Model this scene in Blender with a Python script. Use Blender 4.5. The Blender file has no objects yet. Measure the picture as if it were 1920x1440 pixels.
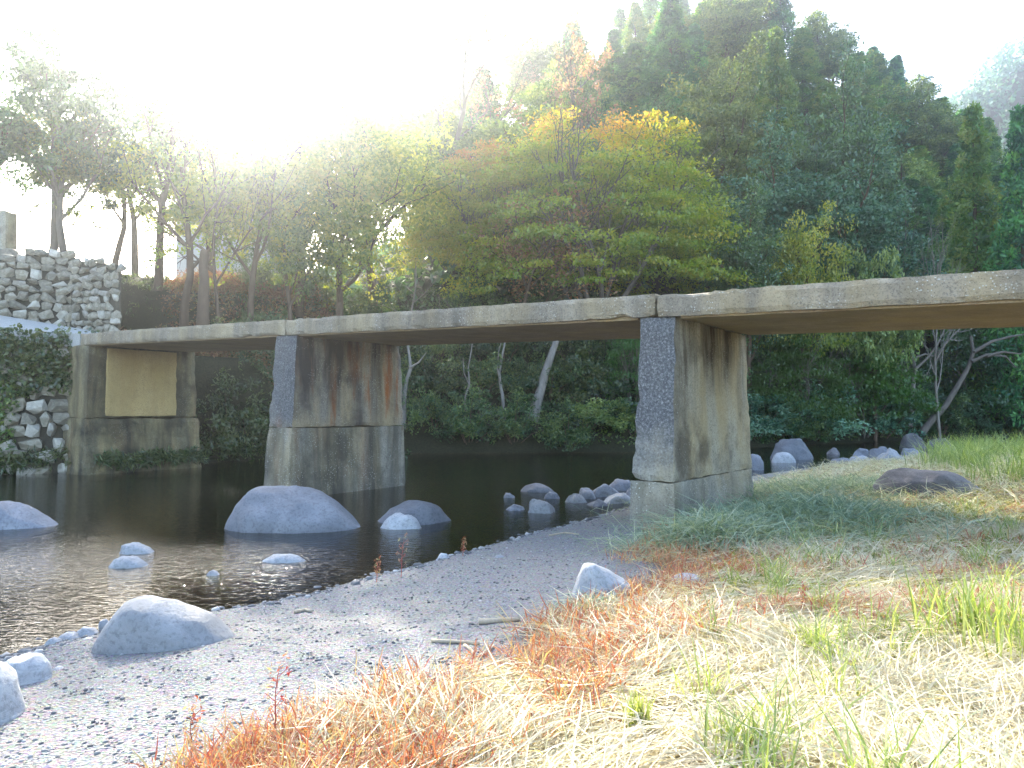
import bpy, math, random
import numpy as np
from mathutils import Vector, Matrix, noise

# ------------------------------------------------------------------ camera, sky, sun, exposure
SC = bpy.context.scene
COL = SC.collection
F, PITCH, EYE = 1374.5, 0.0336, 1.7          # focal length in photo pixels, upward tilt, eye height over the water
cam_d = bpy.data.cameras.new("camera")
cam_d.sensor_width = 36.0
cam_d.lens = 36.0 * F / 1920.0
cam_d.clip_start, cam_d.clip_end = 0.05, 3000.0
cam = bpy.data.objects.new("camera", cam_d)
COL.objects.link(cam)
cam.location = (0, 0, EYE)
cam.rotation_euler = (math.pi / 2 + PITCH, 0, 0)
SC.camera = cam

SUN_AZ, SUN_EL = math.radians(-20.5), math.radians(28.0)
world = bpy.data.worlds.new("World")
SC.world = world
world.use_nodes = True
wn = world.node_tree
sky = wn.nodes.new("ShaderNodeTexSky")
sky.sky_type = 'NISHITA'
sky.sun_disc = False
sky.sun_elevation = SUN_EL
sky.sun_rotation = SUN_AZ
sky.dust_density = 2.2
sky.air_density = 1.0
bg = wn.nodes["Background"]
bg.inputs[1].default_value = 0.15
wn.links.new(sky.outputs[0], bg.inputs[0])

sun_d = bpy.data.lights.new("sun", 'SUN')
sun_d.energy = 4.0
sun_d.angle = math.radians(0.5)
sun_d.color = (1.0, 0.93, 0.80)
sun = bpy.data.objects.new("sun", sun_d)
COL.objects.link(sun)
SDIR = Vector((math.sin(SUN_AZ) * math.cos(SUN_EL), math.cos(SUN_AZ) * math.cos(SUN_EL), math.sin(SUN_EL)))
sun.rotation_euler = SDIR.to_track_quat('Z', 'Y').to_euler()
sun.location = SDIR * 60

SC.view_settings.view_transform = 'Standard'
SC.view_settings.look = 'None'
SC.view_settings.gamma = 1.0
SC.view_settings.use_curve_mapping = False
SC.view_settings.exposure = 2.62
SC.render.engine = 'CYCLES'
cy = SC.cycles
cy.max_bounces = 6
cy.diffuse_bounces = 3
cy.glossy_bounces = 3
cy.transmission_bounces = 4
cy.transparent_max_bounces = 8
cy.volume_bounces = 0
cy.use_adaptive_sampling = True
cy.adaptive_threshold = 0.02
cy.use_denoising = True
try:
    cy.denoiser = 'OPENIMAGEDENOISE'
except Exception:
    pass
cy.sample_clamp_indirect = 6.0

# ------------------------------------------------------------------ pixel <-> place
CP, SP = math.cos(PITCH), math.sin(PITCH)

def ray(px, py):
    a, b = (px - 960) / F, (720 - py) / F
    return Vector((a, CP - b * SP, SP + b * CP))

def G(px, py, z=0.0):
    """the place on the level z that the photo shows at this pixel"""
    r = ray(px, py)
    k = (z - EYE) / r.z
    return Vector((r.x * k, r.y * k, z))

def D(px, py, y):
    """the place at depth y that the photo shows at this pixel"""
    r = ray(px, py)
    k = y / r.y
    return Vector((r.x * k, y, EYE + r.z * k))

def pix(p):
    x, y, z = p[0], p[1], p[2] - EYE
    yc, zc = y * CP + z * SP, -y * SP + z * CP
    return 960 + F * x / yc, 720 - F * zc / yc

# ------------------------------------------------------------------ objects and their names
def tag(o, label=None, cat=None, group=None, kind=None):
    if label: o["label"] = label
    if cat: o["category"] = cat
    if group: o["group"] = group
    if kind: o["kind"] = kind
    return o

def link(name, data, parent=None, loc=None):
    o = bpy.data.objects.new(name, data)
    COL.objects.link(o)
    if parent: o.parent = parent
    if loc is not None: o.location = loc
    return o

def empty(name, loc, rz=0.0, scale=(1, 1, 1)):
    o = link(name, None)
    o.empty_display_size = 0.2
    o.location = loc
    o.rotation_euler = (0, 0, rz)
    o.scale = scale
    return o

LATE = []      # (object, phrase): told apart by their order from left to right
def later(o, phrase):
    LATE.append((o, phrase))

def mesh(name, v, f, mat=None, attrs=None, smooth=False):
    """v (n,3), f (m,k) arrays or list of such arrays -> mesh"""
    v = np.asarray(v, np.float32)
    fs = [np.asarray(a, np.int32) for a in (f if isinstance(f, list) else [f]) if len(a)]
    me = bpy.data.meshes.new(name)
    me.vertices.add(len(v))
    me.vertices.foreach_set("co", v.ravel())
    loops = np.concatenate([a.ravel() for a in fs])
    tot = np.concatenate([np.full(len(a), a.shape[1], np.int32) for a in fs])
    start = np.concatenate([[0], np.cumsum(tot)[:-1]]).astype(np.int32)
    me.loops.add(len(loops))
    me.loops.foreach_set("vertex_index", loops.astype(np.int32))
    me.polygons.add(len(tot))
    me.polygons.foreach_set("loop_start", start)
    me.polygons.foreach_set("use_smooth", np.full(len(tot), bool(smooth)))
    me.update(calc_edges=True)
    if attrs:
        for k, a in attrs.items():
            at = me.attributes.new(k, 'FLOAT', 'POINT')
            at.data.foreach_set("value", np.asarray(a, np.float32))
    if mat: me.materials.append(mat)
    return me

def vnoise(p, scale, seed=0.0, octaves=3):
    """cheap sum-of-sines noise for arrays of points, about -1..1"""
    p = np.asarray(p, float)
    r = np.random.RandomState(int(seed * 97) + 11)
    out = np.zeros(len(p))
    amp, tot = 1.0, 0.0
    for o in range(octaves):
        for k in range(4):
            d = r.normal(size=3); d /= np.linalg.norm(d)
            out += amp * np.sin(p @ d * (2 * math.pi / scale) * (0.7 + 0.6 * r.rand()) + r.rand() * 6.28) * 0.5
        tot += amp
        amp *= 0.55; scale *= 0.5
    return out / tot

def sstep(a, b, x):
    t = np.clip((x - a) / (b - a), 0, 1)
    return t * t * (3 - 2 * t)

# ------------------------------------------------------------------ materials
def newmat(name):
    m = bpy.data.materials.new(name)
    m.use_nodes = True
    nt = m.node_tree
    nt.nodes.clear()
    out = nt.nodes.new("ShaderNodeOutputMaterial")
    return m, nt, out

class NB:
    """small node helper"""
    def __init__(s, nt): s.nt = nt
    def n(s, t, **k):
        x = s.nt.nodes.new(t)
        for a, b in k.items(): setattr(x, a, b)
        return x
    def l(s, a, b): s.nt.links.new(a, b)
    def val(s, sock, v):
        if hasattr(v, "links") or isinstance(v, bpy.types.NodeSocket): s.l(v, sock)
        else: sock.default_value = v
    def coord(s, kind="Object", scale=(1, 1, 1)):
        c = s.n("ShaderNodeTexCoord"); m = s.n("ShaderNodeMapping")
        s.l(c.outputs[kind], m.inputs[0]); m.inputs["Scale"].default_value = scale
        return m.outputs[0]
    def noise(s, vec, scale, detail=4, rough=0.55, dist=0.0):
        x = s.n("ShaderNodeTexNoise")
        if vec is not None: s.l(vec, x.inputs["Vector"])
        x.inputs["Scale"].default_value = scale; x.inputs["Detail"].default_value = detail
        x.inputs["Roughness"].default_value = rough; x.inputs["Distortion"].default_value = dist
        return x.outputs["Fac"]
    def ramp(s, fac, stops, interp='LINEAR'):
        x = s.n("ShaderNodeValToRGB")
        x.color_ramp.interpolation = interp
        el = x.color_ramp.elements
        while len(el) > len(stops): el.remove(el[-1])
        while len(el) < len(stops): el.new(0.5)
        for e, (p, c) in zip(el, stops):
            e.position = p
            e.color = (*c, 1) if len(c) == 3 else c
        s.l(fac, x.inputs[0])
        return x.outputs[0]
    def mix(s, fac, a, b, blend='MIX'):
        x = s.n("ShaderNodeMix", data_type='RGBA', blend_type=blend)
        s.val(x.inputs[0], fac)
        for sock, v in ((x.inputs[6], a), (x.inputs[7], b)):
            if isinstance(v, tuple): sock.default_value = (*v, 1) if len(v) == 3 else v
            else: s.l(v, sock)
        return x.outputs[2]
    def math(s, op, a, b=0.0, clamp=False):
        x = s.n("ShaderNodeMath", operation=op, use_clamp=clamp)
        s.val(x.inputs[0], a); s.val(x.inputs[1], b)
        return x.outputs[0]
    def bump(s, h, strength, dist, normal=None):
        x = s.n("ShaderNodeBump")
        x.inputs["Strength"].default_value = strength; x.inputs["Distance"].default_value = dist
        s.l(h, x.inputs["Height"])
        if normal: s.l(normal, x.inputs["Normal"])
        return x.outputs[0]
    def pbsdf(s, color, rough=0.9, spec=0.3, normal=None):
        x = s.n("ShaderNodeBsdfPrincipled")
        s.val(x.inputs["Base Color"], (*color, 1) if isinstance(color, tuple) else color)
        s.val(x.inputs["Roughness"], rough)
        x.inputs["Specular IOR Level"].default_value = spec
        if normal: s.l(normal, x.inputs["Normal"])
        return x.outputs[0]

def leaf_mat(name, cols, trans=0.45, var=0.25, gloss=0.06):
    m, nt, out = newmat(name); b = NB(nt)
    at = b.n("ShaderNodeAttribute", attribute_name="v")
    k = len(cols) - 1
    c = b.ramp(at.outputs["Fac"], [(i / k, c) for i, c in enumerate(cols)])
    oi = b.n("ShaderNodeObjectInfo")
    hs = b.n("ShaderNodeHueSaturation")
    b.l(c, hs.inputs["Color"])
    hs.inputs["Saturation"].default_value = 1.0
    b.val(hs.inputs["Value"], b.math('MULTIPLY_ADD', oi.outputs["Random"], 2 * var))
    hs.inputs["Value"].links[0].from_node.inputs[2].default_value = 1 - var
    b.val(hs.inputs["Hue"], b.math('MULTIPLY_ADD', oi.outputs["Random"], 0.03))
    hs.inputs["Hue"].links[0].from_node.inputs[2].default_value = 0.485
    col = hs.outputs[0]
    d = b.n("ShaderNodeBsdfDiffuse"); b.l(col, d.inputs[0])
    t = b.n("ShaderNodeBsdfTranslucent")
    b.l(b.mix(1.0, col, (1.25, 1.15, 0.55), 'MULTIPLY'), t.inputs[0])
    ms = b.n("ShaderNodeMixShader"); ms.inputs[0].default_value = trans
    b.l(d.outputs[0], ms.inputs[1]); b.l(t.outputs[0], ms.inputs[2])
    g = b.n("ShaderNodeBsdfGlossy"); g.inputs["Roughness"].default_value = 0.45
    m2 = b.n("ShaderNodeMixShader"); m2.inputs[0].default_value = gloss
    b.l(ms.outputs[0], m2.inputs[1]); b.l(g.outputs[0], m2.inputs[2])
    b.l(m2.outputs[0], out.inputs[0])
    return m

def bark_mat(name, c1, c2, scale=6):
    m, nt, out = newmat(name); b = NB(nt)
    v = b.coord("Object", (1, 1, 0.25))
    n1 = b.noise(v, scale, 5, 0.65)
    n2 = b.noise(b.coord("Object"), 1.3, 3)
    c = b.mix(n2, b.ramp(n1, [(0.3, c1), (0.7, c2)]), c1)
    b.l(b.pbsdf(c, 0.9, 0.2, b.bump(n1, 0.6, 0.03)), out.inputs[0])
    return m

def concrete_mat(name, base, light, dark, streak=1.0, ochre=0.0, speck=1.0, rust=0.0, seed=0.0, run=None, end=0.0):
    """weathered concrete: pale cement, dark runs of lichen down the face, ochre and rust washes, pitted grain"""
    m, nt, out = newmat(name); b = NB(nt)
    tc = b.n("ShaderNodeTexCoord")
    def co(scale, off=0.0):
        mp = b.n("ShaderNodeMapping"); b.l(tc.outputs["Object"], mp.inputs[0])
        mp.inputs["Scale"].default_value = scale
        mp.inputs["Location"].default_value = (seed * 3.1 + off, seed * 1.7 - off, seed + off)
        return mp.outputs[0]
    big = b.noise(co((1, 1, 1)), 0.9, 5, 0.6)
    mid = b.noise(co((1, 1, 1), 4), 5.5, 6, 0.7)
    fine = b.noise(co((1, 1, 1), 7), 38, 3, 0.7)
    c = b.mix(b.ramp(mid, [(0.3, (0, 0, 0)), (0.7, (1, 1, 1))]), base, light)
    c = b.mix(b.math('MULTIPLY', b.ramp(fine, [(0.35, (1, 1, 1)), (0.5, (0, 0, 0))]), 0.55), c, dark)
    if ochre:
        oc = b.noise(co((2.2, 2.2, 0.5), 11), 1.0, 4, 0.5)
        c = b.mix(b.math('MULTIPLY', b.ramp(oc, [(0.4, (0, 0, 0)), (0.6, (1, 1, 1))]), ochre), c, (0.42, 0.31, 0.13))
    if rust:
        ru = b.noise(co((3.2, 3.2, 0.55), 19), 1.0, 5, 0.6)
        c = b.mix(b.math('MULTIPLY', b.ramp(ru, [(0.52, (0, 0, 0)), (0.66, (1, 1, 1))]), rust), c, (0.30, 0.10, 0.025))
    if streak:
        st = b.noise(co((2.3, 2.3, 0.28), 23), 1.0, 6, 0.62, 0.35)
        sp = b.math('MULTIPLY', b.ramp(st, [(0.40, (0, 0, 0)), (0.66, (1, 1, 1))]), streak)
        if run:      # runs start under the deck and thin out downwards, where floods scour the face
            zz = b.n("ShaderNodeSeparateXYZ"); b.l(tc.outputs["Object"], zz.inputs[0])
            zf = b.math('ADD', zz.outputs[2], b.math('MULTIPLY', b.math('SUBTRACT', big, 0.5), 2.2))
            mr = b.n("ShaderNodeMapRange"); b.l(zf, mr.inputs[0])
            mr.inputs[1].default_value, mr.inputs[2].default_value = run
            mr.inputs[3].default_value, mr.inputs[4].default_value = 0.12, 1.25
            sp = b.math('MULTIPLY', sp, mr.outputs[0], True)
        c = b.mix(sp, c, dark)
        patch = b.math('MULTIPLY', b.ramp(big, [(0.5, (0, 0, 0)), (0.64, (1, 1, 1))]), 0.75 * streak)
        c = b.mix(patch, c, dark)
    if speck:
        vo = b.n("ShaderNodeTexVoronoi"); b.l(co((1, 1, 1), 31), vo.inputs["Vector"]); vo.inputs["Scale"].default_value = 26
        lic = b.math('MULTIPLY', b.ramp(vo.outputs["Distance"], [(0.12, (1, 1, 1)), (0.26, (0, 0, 0))]),
                     b.ramp(b.noise(co((1, 1, 1), 37), 2.4, 3), [(0.45, (0, 0, 0)), (0.62, (1, 1, 1))]))
        c = b.mix(b.math('MULTIPLY', lic, 0.75 * speck), c, (0.52, 0.52, 0.47))
        vp = b.n("ShaderNodeTexVoronoi"); b.l(co((1, 1, 1), 41), vp.inputs["Vector"]); vp.inputs["Scale"].default_value = 44
        pit = b.ramp(vp.outputs["Distance"], [(0.10, (1, 1, 1)), (0.22, (0, 0, 0))])
        c = b.mix(b.math('MULTIPLY', pit, 0.6 * speck), c, (0.05, 0.048, 0.045))
        h = b.math('SUBTRACT', b.math('ADD', fine, mid), pit)
        if end:      # the end that faces the weather is grown over with grey lichen
            ge = b.n("ShaderNodeNewGeometry"); dp = b.n("ShaderNodeVectorMath", operation='DOT_PRODUCT')
            b.l(ge.outputs["Normal"], dp.inputs[0]); dp.inputs[1].default_value = (-0.5885, -0.8085, 0)
            zz = b.n("ShaderNodeSeparateXYZ"); b.l(tc.outputs["Object"], zz.inputs[0])
            zf = b.math('ADD', zz.outputs[2], b.math('MULTIPLY', b.math('SUBTRACT', big, 0.5), 3.0))
            mr = b.n("ShaderNodeMapRange"); b.l(zf, mr.inputs[0])
            mr.inputs[1].default_value, mr.inputs[2].default_value = 0.7, 1.7
            mr.inputs[3].default_value, mr.inputs[4].default_value = 0.25, 1.0
            k = b.math('MULTIPLY', b.ramp(dp.outputs["Value"], [(0.45, (0, 0, 0)), (0.75, (1, 1, 1))]), b.math('MULTIPLY', mr.outputs[0], end))
            l2 = b.ramp(b.noise(co((1, 1, 1), 53), 34, 5, 0.8), [(0.34, (0.05, 0.05, 0.052)), (0.52, (0.12, 0.12, 0.123)), (0.62, (0.25, 0.25, 0.245)), (0.72, (0.42, 0.42, 0.40))])
            c = b.mix(k, c, l2)
    else:
        h = b.math('ADD', fine, mid)
    b.l(b.pbsdf(c, 0.92, 0.2, b.bump(h, 0.55, 0.02)), out.inputs[0])
    return m

def rock_mat(name, c1, c2, c3, scale=1.0):
    m, nt, out = newmat(name); b = NB(nt)
    v = b.coord("Object")
    n1 = b.noise(v, 1.6 * scale, 6, 0.6, 0.6)
    n2 = b.noise(v, 26 * scale, 4, 0.7)
    n3 = b.noise(b.coord("Object", (1, 1, 3.5)), 1.1 * scale, 4, 0.5, 1.2)
    c = b.ramp(n1, [(0.3, c1), (0.52, c2), (0.72, c3)])
    c = b.mix(b.math('MULTIPLY', b.ramp(n2, [(0.36, (1, 1, 1)), (0.5, (0, 0, 0))]), 0.45), c, tuple(x * 0.45 for x in c1))
    c = b.mix(b.math('MULTIPLY', b.ramp(n3, [(0.492, (0, 0, 0)), (0.5, (1, 1, 1)), (0.508, (0, 0, 0))]), 0.14), c, tuple(min(1, x * 1.5) for x in c3))
    oi = b.n("ShaderNodeObjectInfo")
    hs = b.n("ShaderNodeHueSaturation"); b.l(c, hs.inputs["Color"])
    b.val(hs.inputs["Value"], b.math('MULTIPLY_ADD', oi.outputs["Random"], 0.5))
    hs.inputs["Value"].links[0].from_node.inputs[2].default_value = 0.75
    h = b.math('ADD', n2, b.math('MULTIPLY', n1, 2.0))
    b.l(b.pbsdf(hs.outputs[0], 0.75, 0.3, b.bump(h, 0.35, 0.03)), out.inputs[0])
    return m

def straw_mat(name, cols, trans=0.35, gloss=0.04):
    return leaf_mat(name, cols, trans, 0.0, gloss)

M = {}
M['concrete_deck'] = concrete_mat("weathered_concrete_deck", (0.30, 0.25, 0.18), (0.42, 0.36, 0.27), (0.075, 0.066, 0.058), 0.5, 0.3, 1.3, 0.0, 1.0)
M['concrete_under'] = concrete_mat("board_marked_soffit", (0.34, 0.25, 0.16), (0.40, 0.30, 0.19), (0.15, 0.11, 0.075), 0.35, 0.35, 0.25, 0.0, 7.0)
M['concrete_rust'] = concrete_mat("rust_stained_concrete", (0.24, 0.215, 0.18), (0.34, 0.31, 0.26), (0.055, 0.046, 0.043), 1.0, 0.45, 0.9, 0.95, 2.0, (0.5, 2.3), 0.9)
M['concrete_pale'] = concrete_mat("pale_stained_concrete", (0.36, 0.34, 0.27), (0.46, 0.43, 0.34), (0.07, 0.055, 0.04), 1.0, 0.45, 0.7, 0.0, 5.0, (1.3, 2.5), 0.95)
M['concrete_grit'] = concrete_mat("gritty_base_concrete", (0.29, 0.28, 0.235), (0.41, 0.395, 0.34), (0.075, 0.072, 0.06), 0.5, 0.3, 1.5, 0.0, 4.0)
M['concrete_wet'] = concrete_mat("mottled_base_concrete", (0.22, 0.205, 0.17), (0.33, 0.31, 0.26), (0.058, 0.054, 0.044), 0.9, 0.35, 1.2, 0.25, 9.0)
M['concrete_dark'] = concrete_mat("damp_mossy_concrete", (0.16, 0.14, 0.09), (0.24, 0.21, 0.13), (0.045, 0.04, 0.032), 0.9, 0.3, 0.5, 0.15, 3.0)
M['plaster'] = concrete_mat("ochre_render", (0.50, 0.36, 0.16), (0.56, 0.42, 0.21), (0.22, 0.15, 0.07), 0.25, 0.4, 0.12, 0.1, 6.0)
M['road'] = concrete_mat("sunbleached_road", (0.40, 0.39, 0.36), (0.48, 0.47, 0.44), (0.2, 0.19, 0.17), 0.1, 0.0, 0.4, 0.0, 8.0)
M['rock_blue'] = rock_mat("blue_grey_boulder", (0.13, 0.135, 0.15), (0.18, 0.187, 0.205), (0.25, 0.258, 0.275))
M['rock_pale'] = rock_mat("pale_river_boulder", (0.23, 0.235, 0.24), (0.31, 0.315, 0.32), (0.40, 0.405, 0.405))
M['rock_dark'] = rock_mat("dark_slaty_boulder", (0.075, 0.072, 0.075), (0.14, 0.13, 0.13), (0.24, 0.23, 0.22), 1.6)
M['wall_stone'] = rock_mat("mossy_wall_stone", (0.17, 0.15, 0.11), (0.28, 0.25, 0.19), (0.40, 0.37, 0.30), 2.0)
M['wall_pale'] = rock_mat("pale_wall_stone", (0.30, 0.27, 0.22), (0.40, 0.37, 0.31), (0.50, 0.47, 0.40), 2.0)
M['wall_core'] = rock_mat("dark_wall_filling", (0.035, 0.03, 0.02), (0.06, 0.052, 0.035), (0.09, 0.08, 0.055), 2.0)
M['bark_grey'] = bark_mat("grey_bark", (0.10, 0.085, 0.07), (0.22, 0.19, 0.16))
M['bark_brown'] = bark_mat("brown_bark", (0.09, 0.06, 0.042), (0.18, 0.125, 0.085))
M['bark_pale'] = bark_mat("pale_bark", (0.14, 0.12, 0.10), (0.36, 0.33, 0.29))
M['driftwood'] = bark_mat("bleached_driftwood", (0.36, 0.29, 0.20), (0.58, 0.50, 0.38), 14)
M['maple'] = leaf_mat("maple_leaf", [(0.12, 0.21, 0.016), (0.24, 0.32, 0.03), (0.38, 0.36, 0.04), (0.52, 0.29, 0.06), (0.54, 0.20, 0.08)], 0.6, 0.1)
M['maple_green'] = leaf_mat("green_maple_leaf", [(0.04, 0.12, 0.012), (0.07, 0.17, 0.02), (0.12, 0.22, 0.03)], 0.5, 0.15)
M['yellow_leaf'] = leaf_mat("yellow_green_leaf", [(0.12, 0.18, 0.02), (0.26, 0.30, 0.035), (0.42, 0.37, 0.06)], 0.6, 0.12)
M['broad'] = leaf_mat("broad_leaf", [(0.026, 0.09, 0.032), (0.07, 0.19, 0.06), (0.15, 0.30, 0.08)], 0.42, 0.3, 0.09)
M['broad_blue'] = leaf_mat("bluish_broad_leaf", [(0.03, 0.10, 0.06), (0.075, 0.20, 0.12), (0.17, 0.31, 0.20)], 0.3, 0.25, 0.05)
M['olive'] = leaf_mat("olive_leaf", [(0.07, 0.12, 0.035), (0.15, 0.22, 0.06), (0.27, 0.32, 0.09)], 0.45, 0.25, 0.05)
M['cedar'] = leaf_mat("cedar_needle", [(0.014, 0.07, 0.032), (0.04, 0.17, 0.06), (0.11, 0.30, 0.075), (0.20, 0.33, 0.07)], 0.42, 0.3, 0.05)
M['cedar_bright'] = leaf_mat("bright_cedar_needle", [(0.03, 0.11, 0.025), (0.10, 0.24, 0.04), (0.21, 0.33, 0.06), (0.30, 0.32, 0.07)], 0.42, 0.15, 0.05)
M['shrub'] = leaf_mat("shrub_leaf", [(0.018, 0.05, 0.016), (0.045, 0.10, 0.028), (0.13, 0.18, 0.04)], 0.35, 0.35, 0.06)
M['russet'] = leaf_mat("russet_brush", [(0.18, 0.09, 0.045), (0.35, 0.16, 0.075), (0.45, 0.26, 0.12), (0.24, 0.24, 0.08)], 0.4, 0.2)
M['orange_leaf'] = leaf_mat("orange_leaf", [(0.26, 0.14, 0.09), (0.34, 0.20, 0.13), (0.40, 0.27, 0.18)], 0.5, 0.1)
M['ivy'] = leaf_mat("ivy_leaf", [(0.03, 0.065, 0.015), (0.07, 0.12, 0.03), (0.14, 0.18, 0.05)], 0.35, 0.2, 0.08)
M['straw'] = straw_mat("dry_straw", [(0.27, 0.215, 0.13), (0.46, 0.40, 0.27), (0.64, 0.59, 0.46), (0.46, 0.50, 0.32)])
M['green_grass'] = straw_mat("green_grass", [(0.13, 0.20, 0.045), (0.24, 0.33, 0.09), (0.40, 0.46, 0.20)], 0.45)
M['blue_grass'] = straw_mat("cut_grass_in_shade", [(0.12, 0.20, 0.13), (0.25, 0.33, 0.23), (0.44, 0.50, 0.38)], 0.4)  # the shade's blue cast is put into the grass colour
M['red_weed'] = straw_mat("red_weed", [(0.30, 0.05, 0.035), (0.42, 0.13, 0.08), (0.46, 0.28, 0.17), (0.42, 0.37, 0.19)], 0.35)
M['cover'] = straw_mat("ground_cover", [(0.10, 0.15, 0.025), (0.22, 0.26, 0.04), (0.38, 0.36, 0.07)], 0.45)

def ground_material():
    m, nt, out = newmat("gravel_and_earth"); b = NB(nt)
    v = b.coord("Object")
    g = b.n("ShaderNodeAttribute", attribute_name="grass").outputs["Fac"]
    fa = b.n("ShaderNodeAttribute", attribute_name="far").outputs["Fac"]
    pos = b.n("ShaderNodeSeparateXYZ"); ge = b.n("ShaderNodeNewGeometry"); b.l(ge.outputs["Position"], pos.inputs[0])
    n1 = b.noise(v, 1.2, 5, 0.6)
    n2 = b.noise(v, 55, 4, 0.75)
    n3 = b.noise(v, 14, 5, 0.7)
    vo = b.n("ShaderNodeTexVoronoi"); b.l(v, vo.inputs["Vector"]); vo.inputs["Scale"].default_value = 60
    grav = b.ramp(n2, [(0.34, (0.05, 0.05, 0.052)), (0.5, (0.165, 0.163, 0.158)), (0.64, (0.32, 0.316, 0.305))])
    grav = b.mix(b.math('MULTIPLY', b.ramp(n1, [(0.42, (0, 0, 0)), (0.62, (1, 1, 1))]), 0.35), grav, (0.25, 0.228, 0.185))
    grav = b.mix(0.35, grav, b.mix(0.78, vo.outputs["Color"], (0.15, 0.148, 0.143)))
    soil = b.ramp(n3, [(0.3, (0.10, 0.07, 0.04)), (0.5, (0.20, 0.15, 0.085)), (0.7, (0.30, 0.25, 0.15))])
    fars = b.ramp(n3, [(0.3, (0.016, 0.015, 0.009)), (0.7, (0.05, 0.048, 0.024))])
    bed = b.ramp(b.noise(v, 7, 5, 0.7), [(0.3, (0.03, 0.019, 0.007)), (0.5, (0.085, 0.055, 0.02)), (0.68, (0.17, 0.12, 0.05))])
    c = b.mix(g, grav, soil)
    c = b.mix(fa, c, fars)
    under = b.math('MULTIPLY', b.math('SUBTRACT', 0.015, pos.outputs[2]), 25.0, True)
    c = b.mix(under, c, bed)
    h = b.math('ADD', b.math('MULTIPLY', n2, 0.6), b.math('ADD', n3, vo.outputs["Distance"]))
    b.l(b.pbsdf(c, 0.95, 0.15, b.bump(h, 0.6, 0.03)), out.inputs[0])
    return m
M['ground'] = ground_material()

def water_material():
    m, nt, out = newmat("clear_brown_river"); b = NB(nt)
    v = b.coord("Object", (1, 1.6, 1))
    n1 = b.noise(v, 2.2, 3, 0.5, 0.5)
    n2 = b.noise(b.coord("Object", (1, 2.4, 1)), 9, 3, 0.5, 0.3)
    # ripples run where the current is quick, round the small stones; elsewhere the pool lies still
    rip = b.n("ShaderNodeAttribute", attribute_name="ripple").outputs["Fac"]
    h = b.math('ADD', b.math('MULTIPLY', n1, 0.035), b.math('MULTIPLY', n2, b.math('MULTIPLY_ADD', rip, 1.0)))
    bp = b.n("ShaderNodeBump"); bp.inputs["Distance"].default_value = 0.03; bp.inputs["Strength"].default_value = 0.5
    b.l(h, bp.inputs["Height"])
    gl = b.n("ShaderNodeBsdfGlossy"); gl.inputs["Roughness"].default_value = 0.03; gl.inputs["Color"].default_value = (1, 1, 1, 1)
    b.l(bp.outputs[0], gl.inputs["Normal"])
    tr = b.n("ShaderNodeBsdfTransparent"); tr.inputs[0].default_value = (0.36, 0.28, 0.13, 1)
    fr = b.n("ShaderNodeFresnel"); fr.inputs[0].default_value = 1.33; b.l(bp.outputs[0], fr.inputs["Normal"])
    ms = b.n("ShaderNodeMixShader")
    b.l(fr.outputs[0], ms.inputs[0]); b.l(tr.outputs[0], ms.inputs[1]); b.l(gl.outputs[0], ms.inputs[2])
    b.l(ms.outputs[0], out.inputs[0])
    return m
M['water'] = water_material()

# ------------------------------------------------------------------ the lie of the land
NEAR = [(-60, -30), (-16, -1), (-8, 3.3)] + [tuple(G(px, py)[:2]) for px, py in
        [(0, 1235), (90, 1205), (190, 1187), (300, 1160), (440, 1140), (560, 1120), (680, 1085), (800, 1055), (900, 1027),
         (1000, 1000), (1060, 985), (1130, 964), (1195, 948), (1300, 920), (1410, 893), (1560, 872)]] + [(14.5, 26.5), (22, 31), (40, 37), (110, 54)]
FAR = [(-90, -8), (-45, 8), (-22, 15.5)] + [tuple(G(px, py)[:2]) for px, py in
       [(0, 892), (165, 882), (380, 868), (500, 862), (760, 850), (1190, 848), (1420, 838), (1560, 832)]] + [(22, 40), (36, 46), (60, 53), (130, 70)]
GRASS = [(-0.6, -3.0), (-1.1, 0.8)] + [tuple(G(px, py, 0.35)[:2]) for px, py in
         [(440, 1440), (640, 1345), (830, 1262), (960, 1205), (1060, 1150), (1130, 1110), (1200, 1078), (1235, 1050), (1225, 1020)]] + [(2.2, 10.5), (3.2, 12.5), (5.0, 15.5), (8.6, 20.5), (14, 25.0), (22, 29.8), (40, 35.8), (110, 52.8)]

def sdist(pl, x, y):
    """signed distance to a polyline, positive on its left side"""
    pl = np.array(pl, float)
    best = np.full(x.shape, 1e9); sg = np.ones(x.shape)
    for i in range(len(pl) - 1):
        a, bb = pl[i], pl[i + 1]
        d = bb - a; L2 = (d ** 2).sum()
        t = np.clip(((x - a[0]) * d[0] + (y - a[1]) * d[1]) / L2, 0, 1)
        qx, qy = a[0] + t * d[0] - x, a[1] + t * d[1] - y
        dd = np.hypot(qx, qy)
        cr = d[0] * (y - a[1]) - d[1] * (x - a[0])
        up = dd < best - 1e-9
        best = np.where(up, dd, best); sg = np.where(up, np.sign(cr), sg)
    return best * sg

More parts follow.
